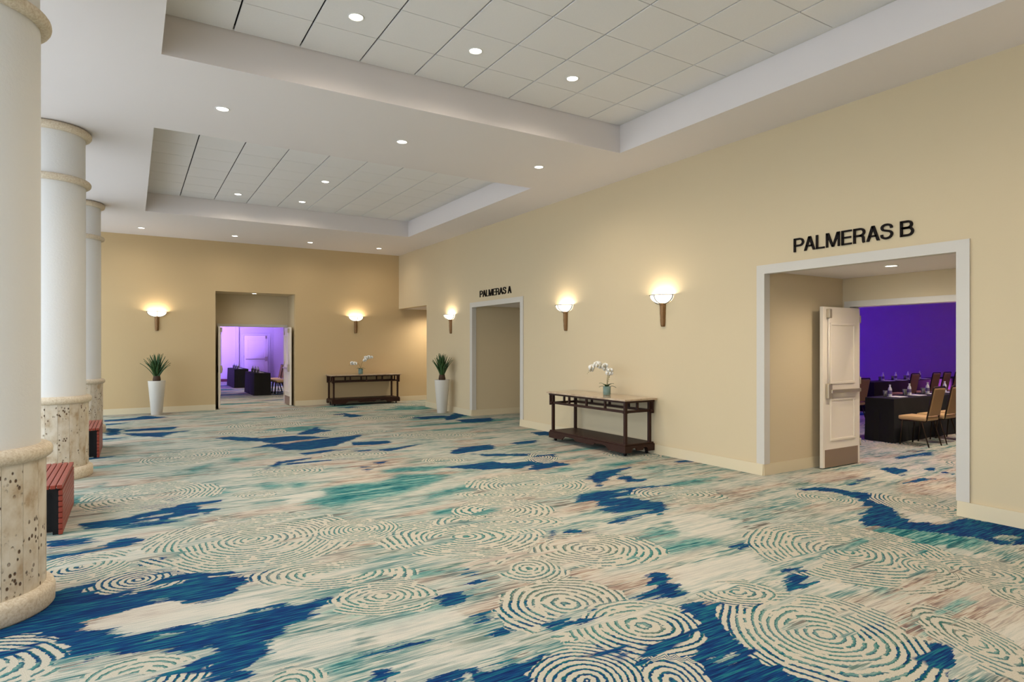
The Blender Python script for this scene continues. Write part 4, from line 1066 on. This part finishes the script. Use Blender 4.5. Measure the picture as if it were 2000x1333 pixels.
def side(l, d, z): return (l * ca + d * sa, -l * sa + d * ca, z)     # l to the right across the hall, d away from the viewer
orchid((6.47, 7.62, .846), 'white orchid arching to one side in an aqua glass vase on the near console',
       [([side(0, 0, .10), side(.005, .0, .26), side(.02, .01, .40), side(-.02, .0, .475), side(-.12, -.02, .515), side(-.21, -.03, .505), side(-.27, -.04, .46)], .52, 12), ([side(.01, .01, .10), side(.02, .01, .25), side(.05, .0, .36), side(.055, -.01, .40), side(.045, -.02, .36)], .62, 5)], 5, .95)
orchid((5.50, 17.08, .846), 'white orchid with two spreading flower stems on the far console',
       [([side(0, 0, .10), side(-.02, 0, .22), side(-.08, 0, .30), side(-.16, -.01, .33), side(-.24, -.02, .31)], .66, 7), ([side(.0, 0, .10), side(.02, 0, .26), side(.08, 0, .38), side(.18, -.01, .47), side(.28, -.02, .51)], .62, 8)], 8, 1.0)

# ---------------------------------------------------------------- meeting rooms: draped tables, chairs, settings
def draped(loc, L, Dp, label):
    """black cloth down to the floor; length along x"""
    t = thing('draped_table', label, 'table', loc, 0, 'black draped conference tables')
    b = MB(); Ht = .74; n = []
    per = []
    N = 16
    for i in range(N): per.append((L * i / N, 0))
    for i in range(6): per.append((L, Dp * i / 6))
    for i in range(N): per.append((L - L * i / N, Dp))
    for i in range(6): per.append((0, Dp - Dp * i / 6))
    rings = []
    for (z, k) in ((Ht, 0), (Ht - .012, .004), (.5, .008), (.25, .014), (.005, .022)):
        row = []
        for i, (x, y) in enumerate(per):
            dx, dy = x - L / 2, y - Dp / 2; wv = .012 * math.sin(i * 2.1) * (1 - z / Ht)
            row.append((x + (k + wv) * (1 if dx > 0 else -1) * (1 if abs(dx) > L / 2 - 1e-6 else .15), y + (k + wv) * (1 if dy > 0 else -1) * (1 if abs(dy) > Dp / 2 - 1e-6 else .15), z))
        rings.append(row)
    m = len(per); vs = [p for r in rings for p in r]
    fs = [tuple(range(m))] + [(i * m + k, i * m + (k + 1) % m, (i + 1) * m + (k + 1) % m, (i + 1) * m + k) for i in range(len(rings) - 1) for k in range(m)]
    b.add(vs, fs).build('tablecloth', M['cloth'], t)
    MB().box(.01, L - .01, .01, Dp - .01, Ht - .03, Ht - .003).build('tabletop', M['darkwood'], t)
    return t
def chair_proto():
    """faces +y"""
    t = thing('banquet_chair', 'chair', 'chair', (0, 0, 0))
    s = MB().box(-.215, .215, -.20, .235, .415, .485, .03).build('seat', M['tanseat'], t)
    bk = MB().box(-.175, .175, -.022, .018, 0, .46, .018)
    bk.xf(Matrix.Translation((0, -.205, .50)) @ Matrix.Rotation(math.radians(11), 4, 'X')).build('backrest', M['tan'], t)
    R_ = Matrix.Translation((0, -.205, .50)) @ Matrix.Rotation(math.radians(11), 4, 'X')
    fr = [R_ @ Vector(p) for p in ((-.19, .0, -.10), (-.19, 0, .2), (-.188, 0, .46), (-.17, 0, .478), (.17, 0, .478), (.188, 0, .46), (.19, 0, .2), (.19, .0, -.10))]
    MB().tube(fr, .0125, 8).build('back_frame', M['chairmetal'], t)
    sf = [(-.20, -.19, .405), (-.20, .21, .405), (.20, .21, .405), (.20, -.19, .405), (-.20, -.19, .405)]
    MB().tube(sf, .011, 8).build('seat_frame', M['chairmetal'], t)
    for sx in (-1, 1):
        MB().tube([(sx * .20, .17, .41), (sx * .205, .205, .0)], [.0115, .0105], 8).build('leg', M['chairmetal'], t)
        MB().tube([(sx * .20, -.12, .41), (sx * .205, -.235, .0)], [.0115, .0105], 8).build('leg', M['chairmetal'], t)
    return t
CH = chair_proto(); first = [True]
def chair(x, y, rz, label, group):
    c = CH if first[0] else copy_tree(CH)
    first[0] = False
    c.location = (x, y, 0); c.rotation_euler = (0, 0, rz); c['label'] = label; c['group'] = group
    return c
def bottle_proto():
    t = thing('water_bottle', 'bottle', 'bottle', (0, 0, 0))
    MB().lathe([(0, 0), (.029, 0), (.032, .006), (.032, .115), (.028, .14), (.014, .17), (.012, .188), (0, .188)], 16).build('body', M['bottle'], t)
    MB().lathe([(.0325, .045), (.0325, .105)], 16).build('paper_label', M['blabel'], t)
    MB().lathe([(0, .186), (.015, .186), (.015, .206), (0, .207)], 12).build('screw_cap', M['cap'], t)
    return t
BO = bottle_proto()
GL = MB().lathe([(0, 0), (.026, 0), (.036, .11), (.0335, .11), (.0245, .008), (0, .008)], 16).mesh('tumbler'); GL.materials.append(M['glass'])
PD = MB().box(-.105, .105, -.14, .14, 0, .006).mesh('notepad'); PD.materials.append(M['napkin'])
bfirst = [True]
def setting(x, y, rz, words, grp):
    """notepad with a bottle and a tumbler beyond it; rz = 0 means the sitter faces +y"""
    c, s = math.cos(rz), math.sin(rz); z = .7405
    p = lambda a, b: (x + a * c - b * s, y + a * s + b * c)
    o = bpy.data.objects.new('notepad', PD); COL.objects.link(o); o.location = (x, y, z); o.rotation_euler = (0, 0, rz + PI / 2)
    tag(o, 'white notepad ' + words, 'notepad', 'notepads ' + grp)
    bo = BO if bfirst[0] else copy_tree(BO); bfirst[0] = False
    q = p(-.10, .075); bo.location = (q[0], q[1], z + .0065); tag(bo, 'clear water bottle ' + words, 'bottle', 'water bottles ' + grp)
    g = bpy.data.objects.new('tumbler', GL); COL.objects.link(g); q = p(-.19, .03 + .08); g.location = (q[0], q[1], z); tag(g, 'clear glass tumbler ' + words, 'glass', 'tumblers ' + grp)
nth = ('first', 'second', 'third', 'fourth')
draped((10.90, 5.48, 0), 3.7, .47, 'long black draped table nearest the open door on the right')
draped((15.55, 8.28, 0), 5.0, .47, 'black draped table in the row behind the nearest one')
for k in range(4):
    setting(11.42 + .66 * k, 5.68, 0, '%s from the door on the front draped table' % nth[k], 'on the front draped table')
    setting(16.55 + .62 * k, 8.46, 0, '%s from the door on the rear draped table' % nth[k], 'on the rear draped table')
for k in range(3): chair(11.07 + .60 * k, 5.16, 0, 'tan banquet chair, %s from the door at the front draped table' % nth[k], 'tan chairs in the violet room')
for k, x in enumerate((16.08, 17.12, 17.68, 18.30)): chair(x, 7.88, 0, 'tan banquet chair, %s from the door at the rear draped table' % nth[k], 'tan chairs in the violet room')
chair(12.72, 7.25, 0, 'tan banquet chair half hidden by the open white door', 'tan chairs in the violet room')

def draped_y(loc, L, Dp, label):
    t = draped((0, 0, 0), L, Dp, label); t.rotation_euler = (0, 0, PI / 2); t.location = (loc[0] + Dp, loc[1], 0); return t
draped_y((3.45, 21.80, 0), 1.9, .50, 'black draped table nearest the far doors')
draped_y((3.42, 26.20, 0), 2.0, .50, 'black draped table farther into the lavender room')
for k in range(3):
    setting(3.70, 22.25 + .55 * k, PI / 2, '%s along the near table of the lavender room' % nth[k], 'on the near table of the lavender room')
    setting(3.67, 26.65 + .55 * k, PI / 2, '%s along the farther table of the lavender room' % nth[k], 'on the farther table of the lavender room')
for k in range(4): chair(4.38, 22.0 + .52 * k, PI / 2, 'tan banquet chair, %s from the door in the lavender room' % nth[k], 'tan chairs in the lavender room')

# ---------------------------------------------------------------- violet uplights and house lights of the meeting rooms
def uplight(x, y, energy, color, label, tilt=(0, 0)):
    t = thing('floor_uplight', label, 'uplight', (x, y, 0), 0, 'violet uplights along the meeting room walls')
    MB().lathe([(0, 0), (.085, 0), (.09, .01), (.09, .16), (.082, .165), (.08, .13), (0, .13)], 20).build('housing', M['fixture'], t)
    MB().lathe([(0, .132), (.079, .132)], 20).build('lens', M['violet_led'], t)
    lamp('SPOT', 'uplight_beam', (0, 0, .17), energy, color, t, rot=(PI + tilt[0], tilt[1], 0), spot_size=1.75, spot_blend=1.0, shadow_soft_size=.06)
for k, x in enumerate((9.6, 12.0, 14.4, 16.8, 19.2)): uplight(x, 12.7, 1800, VIOLET, 'violet uplight, %s along the violet room wall' % ('first', 'second', 'third', 'fourth', 'fifth')[k], (-.75, 0))
for k, y in enumerate((13.0, 10.5, 8.0, 5.5)): uplight(19.6, y, 480, (VIOLET if k < 1 else MAGENTA), 'violet uplight, %s along the end wall' % nth[k], (0, -.75))
for k, (x, y) in enumerate(((9.7, 3.7), (11.4, 4.2), (13.4, 4.2), (17.0, 6.6))): downlight(x, y, 4.4, 'downlight in the violet room, %s from the door' % nth[k], 330.0 if k < 3 else 150.0, (1, .84, .64), .06, 1.6)
for k, (x, y) in enumerate(((1.5, 24.4), (1.5, 27.0), (2.3, 27.4))): uplight(x, y, 2200, LAVENDER, 'violet uplight, %s along the lavender room wall' % nth[k], (-.95, .1))
for k, (x, y) in enumerate(((2.9, 19.6), (4.9, 24.6))): downlight(x, y, 3.6, 'downlight in the lavender room %s' % ('just inside the doors', 'towards its end')[k], 320.0, (1, .88, .74), .06, 1.9)
